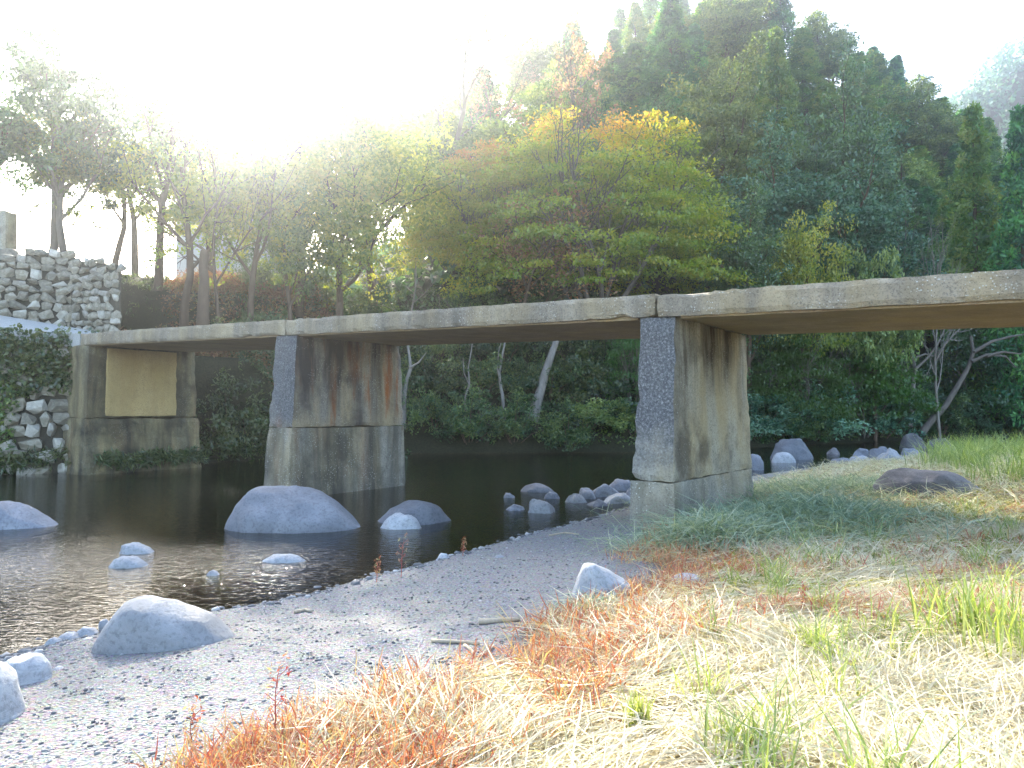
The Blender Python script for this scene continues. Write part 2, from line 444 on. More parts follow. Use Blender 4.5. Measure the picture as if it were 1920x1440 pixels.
def height(x, y):
    x = np.asarray(x, float); y = np.asarray(y, float)
    dn = -sdist(NEAR, x, y)       # metres inland on the camera's side
    df = sdist(FAR, x, y)         # metres inland on the far side
    p = np.stack([x, y, np.zeros_like(x)], -1).reshape(-1, 3)
    n1 = vnoise(p, 5.0, 1).reshape(x.shape); n2 = vnoise(p, 1.1, 2).reshape(x.shape)
    n3 = vnoise(p, 26.0, 3).reshape(x.shape)
    near = 0.04 + 0.085 * np.clip(dn, 0, 13) + 0.012 * np.clip(dn - 13, 0, 200) + (0.035 * n1 + 0.02 * n2) * sstep(0, 1.5, dn)
    near = near - 0.04 * (1 - sstep(0, 0.25, dn))
    bed = -np.minimum(np.minimum(0.16 * np.clip(-dn, 0, 99), 0.55 * np.clip(-df, 0, 99)), 0.85) + 0.03 * n2 * sstep(0.2, 1.5, -dn)
    # far side
    left = 1 - sstep(-9.5, -7.2, x)
    right = sstep(4, 14, x)
    mid_p = np.interp(df, [0, 0.6, 7, 10, 16, 40], [0, 0.5, 5.6, 6.8, 7.4, 8.0])
    road_rise = np.clip((-11.5 - x) * 0.16, 0, 1.6)
    left_p = np.interp(df, [0, 0.25, 1.1, 1.3, 4.6, 5.0, 5.6, 7, 20, 60], [-.1, 0.12, 0.2, 3.45, 3.55, 3.7, 6.1, 6.7, 7.0, 5.0])
    left_p = left_p + road_rise * sstep(1.1, 2.0, df) * (1 - sstep(4.4, 5.4, df))
    right_p = np.interp(df, [0, 1, 7, 14, 40], [0, 0.35, 2.4, 4.2, 7])
    farz = left * left_p + (1 - left) * ((1 - right) * mid_p + right * right_p)
    front = sstep(4, 56, df)
    sx = np.where(x < 28, 37.0, 60.0)
    hill = 44 * front * np.exp(-((x - 28) / sx) ** 2) * (0.94 + 0.06 * n3)
    hill = hill * (1 - 0.3 * sstep(130, 260, y))
    back = 128 * np.exp(-((x - 205) / 90) ** 2 - ((y - 260) / 60) ** 2)
    farz = farz + (0.25 * n1 + 0.08 * n2) * sstep(0.5, 3, df) * (1 - left * (1 - sstep(6, 9, df))) + hill + back * sstep(60, 140, df)
    z = np.where(dn > 0, near, np.where(df > 0, farz, bed))
    return z

def h1(x, y):
    return float(height(np.array([x]), np.array([y]))[0])

def axis(lo, hi, step, far_lo, far_hi, g=1.16):
    a = list(np.arange(lo, hi, step))
    s, v = step, hi
    up = [hi]
    while v < far_hi:
        s *= g; v += s; up.append(v)
    s, v = step, lo
    dn = []
    while v > far_lo:
        s *= g; v -= s; dn.append(v)
    return np.array(dn[::-1] + a + up)

xs = axis(-16, 16, 0.16, -700, 800, 1.09)
ys = axis(1.5, 33, 0.16, -250, 900, 1.09)
gx, gy = np.meshgrid(xs, ys)
gz = height(gx, gy)
nx, ny = len(xs), len(ys)
idx = np.arange(nx * ny).reshape(ny, nx)
quads = np.stack([idx[:-1, :-1], idx[:-1, 1:], idx[1:, 1:], idx[1:, :-1]], -1).reshape(-1, 4)
gdn = -sdist(NEAR, gx, gy); gdf = sdist(FAR, gx, gy)
ggr = sstep(-0.25, 0.35, -sdist(GRASS, gx, gy) + 0.25 * vnoise(np.stack([gx.ravel(), gy.ravel(), gx.ravel() * 0], -1), 0.9, 5).reshape(gx.shape)) * (gdn > 0)
ground = link("ground", mesh("ground", np.stack([gx, gy, gz], -1).reshape(-1, 3), quads, M['ground'],
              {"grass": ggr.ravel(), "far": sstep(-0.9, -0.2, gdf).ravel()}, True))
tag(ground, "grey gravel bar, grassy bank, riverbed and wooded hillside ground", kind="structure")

# the river: one level sheet that the banks cut off
wx = np.concatenate([[-90, -60, -40, -28], np.arange(-20, 30, 0.5), [34, 40, 50, 60, 80, 110, 130]])
wy = np.concatenate([[-30, -15, -5], np.arange(0, 45, 0.5), [50, 60, 75, 95, 125]])
ax, ay = np.meshgrid(wx, wy)
wi = np.arange(ax.size).reshape(ax.shape)
c0 = G(250, 1050)
rpl = np.exp(-((ax - c0.x) / 1.6) ** 2 - ((ay - c0.y) / 0.9) ** 2) * 1.6 + 0.012
water = link("water", mesh("water", np.stack([ax, ay, ax * 0], -1).reshape(-1, 3),
             np.stack([wi[:-1, :-1], wi[:-1, 1:], wi[1:, 1:], wi[1:, :-1]], -1).reshape(-1, 4), M['water'], {"ripple": np.clip(rpl, 0, 1.6).ravel()}, True))
tag(water, "still dark river with brown shallows under the bridge", kind="structure")

# ------------------------------------------------------------------ the bridge
AZ, BD, BW, ZT0, SLOPE, TH = 0.9415, 8.864, 2.863, 3.090, 0.0287, 0.315
BU = Vector((-math.sin(AZ), math.cos(AZ), 0))
BN = Vector((math.cos(AZ), math.sin(AZ), 0))
def br(t, d, z): return BN * (BD + d) + BU * t + Vector((0, 0, z))
def ztop(t): return ZT0 + SLOPE * t

def rough_box(name, corners, nseg, mat, amp=0.012, edge=0.03, seed=1, origin=None):
    """a six-sided block given by its 8 corners (bottom 4, top 4), its faces gridded, edges worn and rounded"""
    C = [np.array(c, float) for c in corners]
    nu, nv, nw = nseg
    vs, index, fl = [], {}, []
    def at(i, j, k):
        key = (i, j, k)
        if key in index: return index[key]
        u, v, w = i / nu, j / nv, k / nw
        b0 = (C[0] * (1 - u) + C[1] * u) * (1 - v) + (C[3] * (1 - u) + C[2] * u) * v
        b1 = (C[4] * (1 - u) + C[5] * u) * (1 - v) + (C[7] * (1 - u) + C[6] * u) * v
        p = b0 * (1 - w) + b1 * w
        index[key] = len(vs); vs.append((p, (i in (0, nu)) + (j in (0, nv)) + (k in (0, nw))))
        return index[key]
    for i in range(nu):
        for j in range(nv):
            for k in (0, nw):
                q = [at(i, j, k), at(i + 1, j, k), at(i + 1, j + 1, k), at(i, j + 1, k)]
                fl.append(q if k else q[::-1])
    for i in range(nu):
        for k in range(nw):
            for j in (0, nv):
                q = [at(i, j, k), at(i + 1, j, k), at(i + 1, j, k + 1), at(i, j, k + 1)]
                fl.append(q if j == 0 else q[::-1])
    for j in range(nv):
        for k in range(nw):
            for i in (0, nu):
                q = [at(i, j, k), at(i, j + 1, k), at(i, j + 1, k + 1), at(i, j, k + 1)]
                fl.append(q[::-1] if i == 0 else q)
    P = np.array([p for p, _ in vs]); e = np.array([n for _, n in vs])
    ctr = P.mean(0)
    d = ctr - P
    mids = sum(C) / 8
    # pull edges in, unevenly
    nrm = np.linalg.norm(d, axis=1, keepdims=True) + 1e-9
    wob = 0.6 + 0.6 * vnoise(P, 0.45, seed) + 0.5 * vnoise(P, 0.16, seed + 3)
    loc = np.zeros_like(P)
    uu = (C[1] - C[0]); vv = (C[3] - C[0]); ww = (C[4] - C[0])
    for axv, sel in ((uu, 0), (vv, 1), (ww, 2)):
        a = axv / np.linalg.norm(axv)
        s = (P - mids) @ a
        half = np.abs(s).max()
        loc -= np.outer(np.sign(s) * (np.abs(s) > half * 0.86) * 1.0, a)
    P = P + loc * (edge * np.clip(wob, 0.1, 2))[:, None] * (e >= 2)[:, None] * 0.7
    disp = np.stack([vnoise(P + k * 9.1, 0.7, seed + 5 + k) for k in range(3)], -1) * amp + \
           np.stack([vnoise(P + k * 4.7, 0.17, seed + 9 + k) for k in range(3)], -1) * amp * 0.6
    P = P + disp
    o = np.array(origin if origin is not None else (0, 0, 0), float)
    return mesh(name, P - o, np.array(fl), mat, None, False)

def hexa(t0, t1, d0, d1, z0, z1, bt=0.0, bn0=0.0, bn1=0.0):
    """corners of a block along the bridge; bt / bn: how far it spreads at the foot"""
    zz0 = z0 if callable(z0) else (lambda t: z0)
    zz1 = z1 if callable(z1) else (lambda t: z1)
    return [br(t0 - bt, d0 - bn0, zz0(t0)), br(t1 + bt, d0 - bn0, zz0(t1)), br(t1 + bt, d1 + bn1, zz0(t1)), br(t0 - bt, d1 + bn1, zz0(t0)),
            br(t0, d0, zz1(t0)), br(t1, d0, zz1(t1)), br(t1, d1, zz1(t1)), br(t0, d1, zz1(t0))]

bo = br(11.6, 0, 0)
bridge = empty("concrete_bridge", bo)
tag(bridge, "low concrete slab bridge without railings, on stained wall piers across the river", "bridge")
TM, TR, TA, TE = 11.57, 3.87, 19.96, -5.4
WM, WR = 0.66, 0.48
def part(name, corners, seg, mat, parent=bridge, base=bo, **k):
    o = link(name, rough_box(name, corners, seg, mat, origin=base, **k), parent)
    return o
zb = lambda t: ztop(t) - TH
spans = [(TE, TR + WR * .5 - .006), (TR + WR * .5 + .006, TM + WM * .5 - .006), (TM + WM * .5 + .006, TA + 0.55)]
for i, (a, c) in enumerate(spans):
    s = part("deck_slab", hexa(a, c, 0, BW, lambda t: zb(t) + 0.012, ztop), (int((c - a) * 9), 14, 5), M['concrete_deck'], amp=0.008, edge=0.04, seed=3 + i)
    # the board-marked underside, a skin set into the slab
    us = part("soffit", hexa(a + (0.3 if i else .1), c - 0.3, 0.07, BW - 0.07, lambda t: zb(t) - 0.012, lambda t: zb(t) + 0.05), (int((c - a) * 4), 8, 1), M['concrete_under'], parent=s, amp=0.003, edge=0.006, seed=13 + i)
def pier(t0, w, zj, zfoot, m_up, m_lo, seed):
    zt = lambda t: zb(t) + 0.004
    H = zb(t0) - zfoot
    f = (zb(t0) - zj) / H
    bt, b0, b1 = 0.085, 0.27, 0.13
    up = hexa(t0, t0 + w, 0.03, BW - 0.03, zj, zt, bt * f, b0 * f, b1 * f)
    o = part("pier", up, (7, 26, 22), m_up, amp=0.010, edge=0.035, seed=seed)
    lo_t = hexa(t0 - bt * f - .004, t0 + w + bt * f + .004, 0.03 - b0 * f - .004, BW - 0.03 + b1 * f + .004, zfoot, zj - 0.002, bt * (1 - f), b0 * (1 - f), b1 * (1 - f))
    part("pier_base", lo_t, (7, 26, 12), m_lo, parent=o, amp=0.010, edge=0.022, seed=seed + 1)
    return o
pier(TM, WM, 1.33, -0.75, M['concrete_rust'], M['concrete_wet'], 21)["label"] = "rust-streaked pier standing in the river"
pier(TR, WR, 0.755, -0.25, M['concrete_pale'], M['concrete_grit'], 31)["label"] = "pale pier with dark runs standing on the gravel bar"
pier(TE + 0.1, 0.6, 1.0, 0.3, M['concrete_pale'], M['concrete_grit'], 41)
# abutment on the far side
ab = part("abutment", hexa(TA, TA + 1.5, -0.02, BW + 0.05, 1.45, lambda t: zb(t) + 0.004, 0.02, 0.05, 0.08), (8, 20, 16), M['concrete_dark'], amp=0.014, edge=0.04, seed=51)
part("render_panel", hexa(TA - 0.07, TA + 0.02, 0.42, BW - 0.55, 1.50, zb(TA) - 0.06, 0.0, 0.02, 0.02), (2, 18, 16), M['plaster'], parent=ab, amp=0.006, edge=0.02, seed=52)
part("abutment_base", hexa(TA - 0.10, TA + 1.5, -0.1, BW + 0.16, -0.2, 1.44, 0.06, 0.08, 0.1), (8, 20, 12), M['concrete_dark'], parent=ab, amp=0.025, edge=0.06, seed=53)

# ------------------------------------------------------------------ road on the far side
def strip(name, pts_l, pts_r, th, mat, seed=1):
    """a paved ribbon with thickness between two edges"""
    n = len(pts_l)
    v = [p for p in pts_l] + [p for p in pts_r] + [p - Vector((0, 0, th)) for p in pts_l] + [p - Vector((0, 0, th)) for p in pts_r]
    f = []
    for i in range(n - 1):
        f += [(i, i + 1, n + i + 1, n + i), (2 * n + i, 3 * n + i, 3 * n + i + 1, 2 * n + i + 1),
              (i, 2 * n + i, 2 * n + i + 1, i + 1), (n + i, n + i + 1, 3 * n + i + 1, 3 * n + i)]
    f += [(0, n, 3 * n, 2 * n), (n - 1, 3 * n - 1, 4 * n - 1, 2 * n - 1)]
    return mesh(name, [tuple(p) for p in v], np.array(f), mat)
pl, pr = [], []
a0, a1 = br(TA + 0.57, 0, 0), br(TA + 0.57, BW, 0)
left_edge = [a0, Vector((-12.2, 19.75, 0)), Vector((-14.0, 19.5, 0)), Vector((-17.5, 18.3, 0)), Vector((-22, 17.2, 0)), Vector((-30, 14.5, 0))]
right_edge = [a1, Vector((-11.5, 22.2, 0)), Vector((-13.2, 22.8, 0)), Vector((-17.0, 22.0, 0)), Vector((-22.5, 20.8, 0)), Vector((-31, 18.0, 0))]
for k, (a, c) in enumerate(zip(left_edge, right_edge)):
    z0 = ztop(TA + 0.5) + (0, .06, .25, .75, 1.2, 1.7)[k]
    pl.append(Vector((a.x, a.y, z0))); pr.append(Vector((c.x, c.y, z0 + (0, .05, .22, .35, .4, .4)[k])))
tag(link("road", strip("road", pl, pr, 0.35, M['road'])), "sunlit concrete road climbing away from the far end of the bridge", kind="structure")

# ------------------------------------------------------------------ boulders and stones
RNG = np.random.RandomState(7)
def boulder(name, outline, base_py, z, ratio, mat, label, cat="boulder", group=None, sink=0.12, power=0.75, amp=0.03, seed=1, cut=0.0, n=30, m=26, skew=0.0, facets=7, face=0.22):
    """a rock whose crest follows the outline seen in the photo; it stands on level z, its near foot at base_py"""
    pxs = [p[0] for p in outline]
    c = G((pxs[0] + pxs[-1]) / 2, base_py, z)
    wid = (pxs[-1] - pxs[0]) / F * c.y
    hd = max(0.04, wid * ratio * 0.5)
    yc = c.y + hd
    pts = [D(px, py, yc) for px, py in outline]
    X = np.array([p.x for p in pts]); Z = np.array([p.z for p in pts])
    t = np.linspace(0, 1, n)
    xs_ = X[0] + (X[-1] - X[0]) * (0.5 - 0.5 * np.cos(np.pi * t))
    zt_ = np.interp(xs_, X, Z)
    for _ in range(1): zt_[1:-1] = (zt_[:-2] + 2 * zt_[1:-1] + zt_[2:]) / 4
    hgt = np.maximum(zt_ - z, 0.012)
    s = (xs_ - X[0]) / (X[-1] - X[0]) * 2 - 1
    hgt = np.maximum(hgt * np.maximum(1 - np.abs(s) ** 5, 0) ** 0.6, 0.01)
    w = hd * np.maximum(1 - np.abs(s) ** 2.4, 0.0004) ** 0.5
    th = np.linspace(0, 2 * np.pi, m, endpoint=False)
    V = []
    for i in range(n):
        cs, sn = np.cos(th), np.sin(th)
        yy = np.sign(cs) * np.abs(cs) ** power * w[i]
        zz = np.where(sn >= 0, np.abs(sn) ** power * hgt[i], -np.abs(sn) * sink * (0.3 + w[i] / hd))
        yy = yy + skew * zz
        V.append(np.stack([np.full(m, xs_[i]), yc + yy, z + zz], -1))
    V = np.array(V).reshape(-1, 3)
    ctr = np.array([X.mean(), yc, z + hgt.max() * .4])
    size = wid
    dv = V - ctr; dl = np.linalg.norm(dv, axis=1, keepdims=True) + 1e-6
    nz = vnoise(V, size * 0.55, seed, 2) * amp + vnoise(V, size * 0.16, seed + 2, 2) * amp * 0.35
    rf_ = np.random.RandomState(seed * 7 + 1)
    for _ in range(facets):
        dn_ = rf_.normal(size=3); dn_[0] *= .45; dn_[2] = abs(dn_[2]) * .9 + .1
        dn_[1] = -abs(dn_[1]) if rf_.rand() < .7 else dn_[1]
        dn_ /= np.linalg.norm(dn_)
        q_ = (V - ctr) @ dn_
        lim = q_.max() * (1 - face * (.5 + .5 * rf_.rand()))
        ov = np.maximum(q_ - lim, 0)
        V = V - np.outer(ov * .92, dn_)
    dv = V - ctr; dl = np.linalg.norm(dv, axis=1, keepdims=True) + 1e-6
    if cut:
        nz = nz + cut * np.abs(vnoise(V, size * 0.35, seed + 4, 2))
    V = V + dv / dl * (nz * size)[:, None] * np.clip(hgt.repeat(m) / (hgt.max() + 1e-6), 0.25, 1)[:, None]
    ii = np.arange(n * m).reshape(n, m)
    q = np.stack([ii[:-1], ii[1:], np.roll(ii, -1, 1)[1:], np.roll(ii, -1, 1)[:-1]], -1).reshape(-1, 4)
    ends = [np.stack([np.full(m - 2, ii[0, 0]), ii[0, 1:-1], ii[0, 2:]], -1), np.stack([np.full(m - 2, ii[-1, 0]), ii[-1, 2:], ii[-1, 1:-1]], -1)]
    o = np.array([X.mean(), yc, z])
    me = mesh(name, V - o, [q] + ends, mat, None, True)
    ob = link(name, me, loc=o)
    if label: tag(ob, label, cat, group)
    else: tag(ob, None, cat, group)
    return ob

RB, RP, RD = M['rock_blue'], M['rock_pale'], M['rock_dark']
g_r = "boulders in and beside the river"
boulder("boulder", [(422, 990), (430, 955), (452, 925), (472, 915), (520, 917), (560, 914), (600, 922), (630, 940), (658, 962), (676, 992)], 1002, -0.01, 0.62, RB,
        "biggest blue-grey boulder in the water before the rusty pier", group=g_r, amp=0.03, seed=3, n=54, m=44, facets=8, face=.2, power=.68)
boulder("boulder", [(704, 978), (722, 962), (745, 950), (772, 939), (800, 946), (825, 955), (847, 976)], 986, -0.01, 0.7, RB,
        "pointed dark boulder in the water right of the biggest boulder", group=g_r, amp=0.04, cut=0.03, seed=5)
boulder("boulder", [(712, 988), (722, 970), (745, 962), (768, 965), (782, 972), (790, 986)], 995, -0.01, 0.6, RP,
        "small white boulder leaning on the front of the pointed dark one", group=g_r, amp=0.04, seed=8)
boulder("boulder", [(-75, 985), (-45, 950), (-10, 938), (25, 942), (42, 955), (62, 965), (85, 975), (104, 985)], 996, -0.01, 0.6, RB,
        "boulder in the water cut off by the left edge of the picture", group=g_r, amp=0.04, seed=9)
boulder("boulder", [(222, 1034), (232, 1022), (250, 1018), (268, 1024), (288, 1036)], 1042, -0.01, 0.7, RP,
        "small pale rock among the glints, the farther of two", group=g_r, amp=0.05, seed=10, sink=.1)
boulder("boulder", [(206, 1062), (214, 1046), (232, 1041), (255, 1046), (277, 1060)], 1068, -0.01, 0.7, RP,
        "small pale rock among the glints, the nearer of two", group=g_r, amp=0.05, seed=11, sink=.1)
boulder("stone", [(387, 1077), (395, 1069), (404, 1070), (412, 1079)], 1082, -0.01, 0.8, RP, "tiny pale stone alone in the shallows beside the glints", "stone", seed=12, n=14, m=14, sink=.06)
boulder("stone", [(485, 1048), (505, 1040), (540, 1038), (562, 1042), (573, 1050)], 1058, -0.01, 0.5, RP, "flat white stone in the shallows before the biggest boulder", "stone", seed=13, n=18, m=16, sink=.1)
boulder("boulder", [(180, 1205), (190, 1180), (208, 1152), (235, 1128), (262, 1121), (300, 1128), (345, 1142), (385, 1155), (410, 1172), (440, 1185)], 1236, 0.10, 0.62, RP,
        "large smooth pale boulder bedded in the gravel at the water's edge", group=g_r, amp=0.02, seed=14, n=44, m=36, sink=.25, facets=4, face=.10)
boulder("boulder", [(-30, 1275), (0, 1245), (25, 1230), (60, 1226), (82, 1240), (92, 1270)], 1292, 0.12, 0.7, RP,
        "low pale boulder on the gravel left of the large smooth one", group=g_r, amp=0.03, seed=15, sink=.2)
boulder("boulder", [(-190, 1340), (-150, 1285), (-90, 1245), (-30, 1238), (10, 1265), (30, 1310), (36, 1350)], 1378, 0.2, 0.7, RP,
        "sunlit white boulder in the lower left corner of the picture", group=g_r, amp=0.03, seed=16, sink=.2)
for k, (a, b_, c, d) in enumerate([(84, 1210, 118, 1196), (108, 1200, 150, 1184), (138, 1194, 186, 1176), (150, 1206, 178, 1194), (110, 1218, 140, 1206), (186, 1170, 205, 1160), (168, 1218, 186, 1208)]):
    o = boulder("stone", [(a, b_), (a + (c - a) * .3, d), (a + (c - a) * .7, d + 1), (c, b_)], b_ + 5, 0.03, 0.8, RP, None, "stone", "pebble stones at the left shore", seed=17 + k, n=14, m=14, sink=.05)
    later(o, "small pale stone at the shore left of the large smooth boulder")
for k, (a, b_, c, d, nm) in enumerate([(818, 1052, 846, 1037, "round white stone half in the water at the gravel's edge"), (985, 1158, 1027, 1148, "flat white stone on the gravel before the slab of rock"),
                                      (962, 1150, 985, 1144, "sliver of pale stone on the gravel beside the flat white one"), (926, 1048, 948, 1040, "small pale stone on the gravel above the driftwood"),
                                      (98, 1262, 118, 1250, "pale pebble on the gravel beside the low pale boulder")]):
    boulder("stone", [(a, b_ - 2), (a + (c - a) * .25, d), (a + (c - a) * .7, d), (c, b_ - 2)], b_, 0.1 if k else 0.02, 0.6, RP, nm, "stone", seed=27 + k, n=14, m=14, sink=.05)
# rocks under the middle span
mid = [(975, 918, 1000, 903, 1038, 917, 'b'), (945, 952, 968, 942, 985, 950, 'b'), (983, 958, 1000, 930, 1047, 955, 'p'), (1078, 930, 1096, 910, 1120, 925, 'b'), (1058, 938, 1080, 922, 1100, 936, 'p'),
       (1095, 928, 1130, 905, 1172, 922, 'b'), (1135, 915, 1165, 898, 1198, 912, 'b'), (1130, 940, 1165, 924, 1200, 938, 'p'), (1020, 928, 1036, 920, 1050, 930, 'b'), (1170, 926, 1190, 912, 1215, 926, 'b'), (944, 927, 955, 922, 966, 928, 'b'), (1098, 944, 1120, 934, 1140, 944, 'b')]
for k, (x0, y0, x1, y1, x2, y2, t) in enumerate(mid):
    o = boulder("river_rock", [(x0, y0), (x0 * .55 + x1 * .45, y0 * .3 + y1 * .7), (x1, y1), (x1 * .5 + x2 * .5, y1 * .6 + y2 * .4), (x2, y2)], max(y0, y2) + 7, -0.01, 0.75,
                RP if t == 'p' else RB, None, "rock", "rocks under the middle span", seed=40 + k, n=26, m=24, amp=0.07, cut=0.02, facets=11, face=.42, power=.85, sink=.1)
    later(o, ("white" if t == 'p' else "grey") + " rock at the shore under the middle span")
# rocks on the bank
def on_bank(px, py):
    z = 0.3
    for _ in range(12):
        p = G(px, py, z); z = z * .5 + h1(p.x, p.y) * .5
    return z
def bank_rock(outline, base_py, ratio, mat, label, seed, **k):
    z = on_bank((outline[0][0] + outline[-1][0]) / 2, base_py) - 0.02
    return boulder("boulder", outline, base_py, z, ratio, mat, label, group=g_r, seed=seed, **k)
bank_rock([(1070, 1108), (1078, 1085), (1090, 1062), (1104, 1055), (1130, 1066), (1160, 1080), (1196, 1100)], 1140, 0.7, RP, "white split slab of rock tilted up out of the grass edge", 60, amp=0.02, cut=0.04, power=0.55)
bank_rock([(1248, 1098), (1262, 1082), (1282, 1076), (1305, 1078), (1320, 1088), (1332, 1104)], 1110, 0.7, RP, "rounded grey boulder half buried in weeds right of the tilted slab", 61, amp=0.02)
bank_rock([(1636, 915), (1648, 890), (1670, 878), (1705, 876), (1750, 882), (1800, 886), (1840, 892), (1880, 902)], 938, 0.45, RD, "long dark layered boulder lying in the grass on the right bank", 62, amp=0.025, cut=0.02, power=0.55, n=60, m=40, facets=14, face=.34)
bank_rock([(1340, 1004), (1348, 990), (1358, 986), (1370, 994), (1376, 1006)], 1010, 0.8, RD, "small dark stone in the cut grass at the foot of the pale pier", 63, amp=0.05, n=16, m=16)
bank_rock([(1660, 1108), (1672, 1098), (1690, 1096), (1706, 1108)], 1113, 0.8, RD, "small grey stone among the low weeds right of the middle", 64, amp=0.05, n=16, m=16)
bank_rock([(1640, 1058), (1655, 1050), (1690, 1050), (1716, 1060)], 1064, 0.4, RP, "flat pale stone lying in the brown weeds of the bank", 65, amp=0.03, n=16, m=16)
# rocks upstream of the pale pier
boulder("boulder", [(1446, 852), (1458, 836), (1472, 824), (1500, 823), (1515, 834), (1523, 856)], 862, 0, 0.7, RB, "big pale-topped boulder standing in the water right of the pale pier", group=g_r, amp=0.04, cut=0.04, seed=70, power=.6)
boulder("boulder", [(1447, 856), (1458, 847), (1475, 846), (1492, 858)], 868, 0, 0.6, RP, "flat white rock at the foot of the boulder right of the pale pier", group=g_r, amp=0.03, seed=71)
boulder("boulder", [(1400, 872), (1408, 852), (1420, 848), (1430, 856), (1432, 876)], 882, 0, 0.7, RB, "dark rock half hidden behind the pale pier's right edge", group=g_r, amp=0.04, seed=72)
up = [(1555, 872, 1580, 852, 1612, 868, 'b'), (1590, 866, 1612, 848, 1640, 862, 'p'), (1600, 850, 1618, 838, 1640, 850, 'b'), (1630, 852, 1650, 830, 1672, 848, 'b'), (1640, 872, 1672, 836, 1704, 862, 'p'),
      (1688, 836, 1716, 798, 1740, 834, 'd'), (1700, 856, 1725, 842, 1750, 852, 'p'), (1745, 852, 1770, 838, 1796, 848, 'b'), (1770, 846, 1790, 832, 1812, 842, 'p'), (1690, 848, 1705, 836, 1722, 846, 'b'), (1655, 868, 1668, 858, 1684, 868, 'd'), (1740, 830, 1760, 818, 1785, 828, 'd'), (1550, 846, 1562, 838, 1576, 846, 'd')]
for k, (x0, y0, x1, y1, x2, y2, t) in enumerate(up):
    o = boulder("river_rock", [(x0, y0), (x0 * .55 + x1 * .45, y0 * .3 + y1 * .7), (x1, y1), (x1 * .5 + x2 * .5, y1 * .6 + y2 * .4), (x2, y2)], max(y0, y2) + 6, 0.0, 0.75,
                {'p': RP, 'b': RB, 'd': RD}[t], None, "rock", "rocks upstream of the pale pier", seed=80 + k, n=26, m=24, amp=0.07, cut=0.02, facets=11, face=.42, power=.85, sink=.15)
    later(o, {'p': "pale", 'b': "grey", 'd': "dark"}[t] + " rock in the heap upstream beyond the grassy bank")

# gravel pebbles loose on the bar and along the shore
def icosa():
    p = (1 + 5 ** .5) / 2
    v = np.array([(-1, p, 0), (1, p, 0), (-1, -p, 0), (1, -p, 0), (0, -1, p), (0, 1, p), (0, -1, -p), (0, 1, -p), (p, 0, -1), (p, 0, 1), (-p, 0, -1), (-p, 0, 1)], float)
    f = np.array([(0, 11, 5), (0, 5, 1), (0, 1, 7), (0, 7, 10), (0, 10, 11), (1, 5, 9), (5, 11, 4), (11, 10, 2), (10, 7, 6), (7, 1, 8), (3, 9, 4), (3, 4, 2), (3, 2, 6), (3, 6, 8), (3, 8, 9), (4, 9, 5), (2, 4, 11), (6, 2, 10), (8, 6, 7), (9, 8, 1)])
    return v / np.linalg.norm(v[0]), f
IV, IF = icosa()
def pebbles(name, pts, size, mat, label):
    n = len(pts)
    ang = RNG.rand(n) * 6.28
    V = IV[None] * (0.8 + 0.4 * RNG.rand(n, 12, 1))
    V = V * (size[:, None, None] * np.stack([np.ones(n), 0.6 + .4 * RNG.rand(n), 0.35 + .35 * RNG.rand(n)], -1)[:, None, :])
    c, s = np.cos(ang)[:, None], np.sin(ang)[:, None]
    V = np.stack([V[..., 0] * c - V[..., 1] * s, V[..., 0] * s + V[..., 1] * c, V[..., 2]], -1) + pts[:, None, :]
    Fa = (IF[None] + (np.arange(n) * 12)[:, None, None]).reshape(-1, 3)
    at = np.repeat(RNG.rand(n), 12)
    return tag(link(name, mesh(name, V.reshape(-1, 3), Fa, mat, {"v": at}, True)), label, kind="stuff")
def scatter(n, xr, yr, cond, zoff=0.0, falloff=True):
    out = []
    tot = 0
    while tot < n:
        k = max(2000, n)
        y = yr[0] * (yr[1] / yr[0]) ** RNG.rand(k) if falloff else yr[0] + (yr[1] - yr[0]) * RNG.rand(k)
        x = xr[0] + (xr[1] - xr[0]) * RNG.rand(k)
        ok = cond(x, y)
        x, y = x[ok], y[ok]
        out.append(np.stack([x, y, height(x, y) + zoff], -1)); tot += len(x)
        if not len(x): break
    return np.concatenate(out)[:n]
m_, nt_, out_ = newmat("mixed_gravel"); b_ = NB(nt_)
cc = b_.ramp(b_.n("ShaderNodeAttribute", attribute_name="v").outputs["Fac"], [(0, (0.07, 0.07, 0.074)), (0.35, (0.14, 0.14, 0.14)), (0.7, (0.22, 0.217, 0.208)), (1.0, (0.38, 0.375, 0.36))])
b_.l(b_.pbsdf(cc, 0.85, 0.25), out_.inputs[0])
M['gravel'] = m_
def infr(x, y, m=0.95): return np.abs(x) < y * m + 1.6
def gsel(lo, hi):
    def f(x, y):
        g = -sdist(GRASS, x, y); dn = -sdist(NEAR, x, y)
        return (g > lo) & (g < hi) & (dn > -0.03) & infr(x, y)
    return f
pts = scatter(19000, (-8, 3), (1.8, 13), gsel(-9, 0.15), 0.0)
pebbles("gravel", pts, 0.004 + 0.013 * RNG.rand(len(pts)) ** 3, M['gravel'], "loose grey gravel covering the bar by the water")
pts = scatter(900, (-6, 4), (4, 14), lambda x, y: (np.abs(sdist(NEAR, x, y)) < 0.35) & infr(x, y), 0.0)
pebbles("shore_pebbles", pts, 0.015 + 0.045 * RNG.rand(len(pts)) ** 2.5, M['gravel'], "scattered wet pebbles along the shoreline")

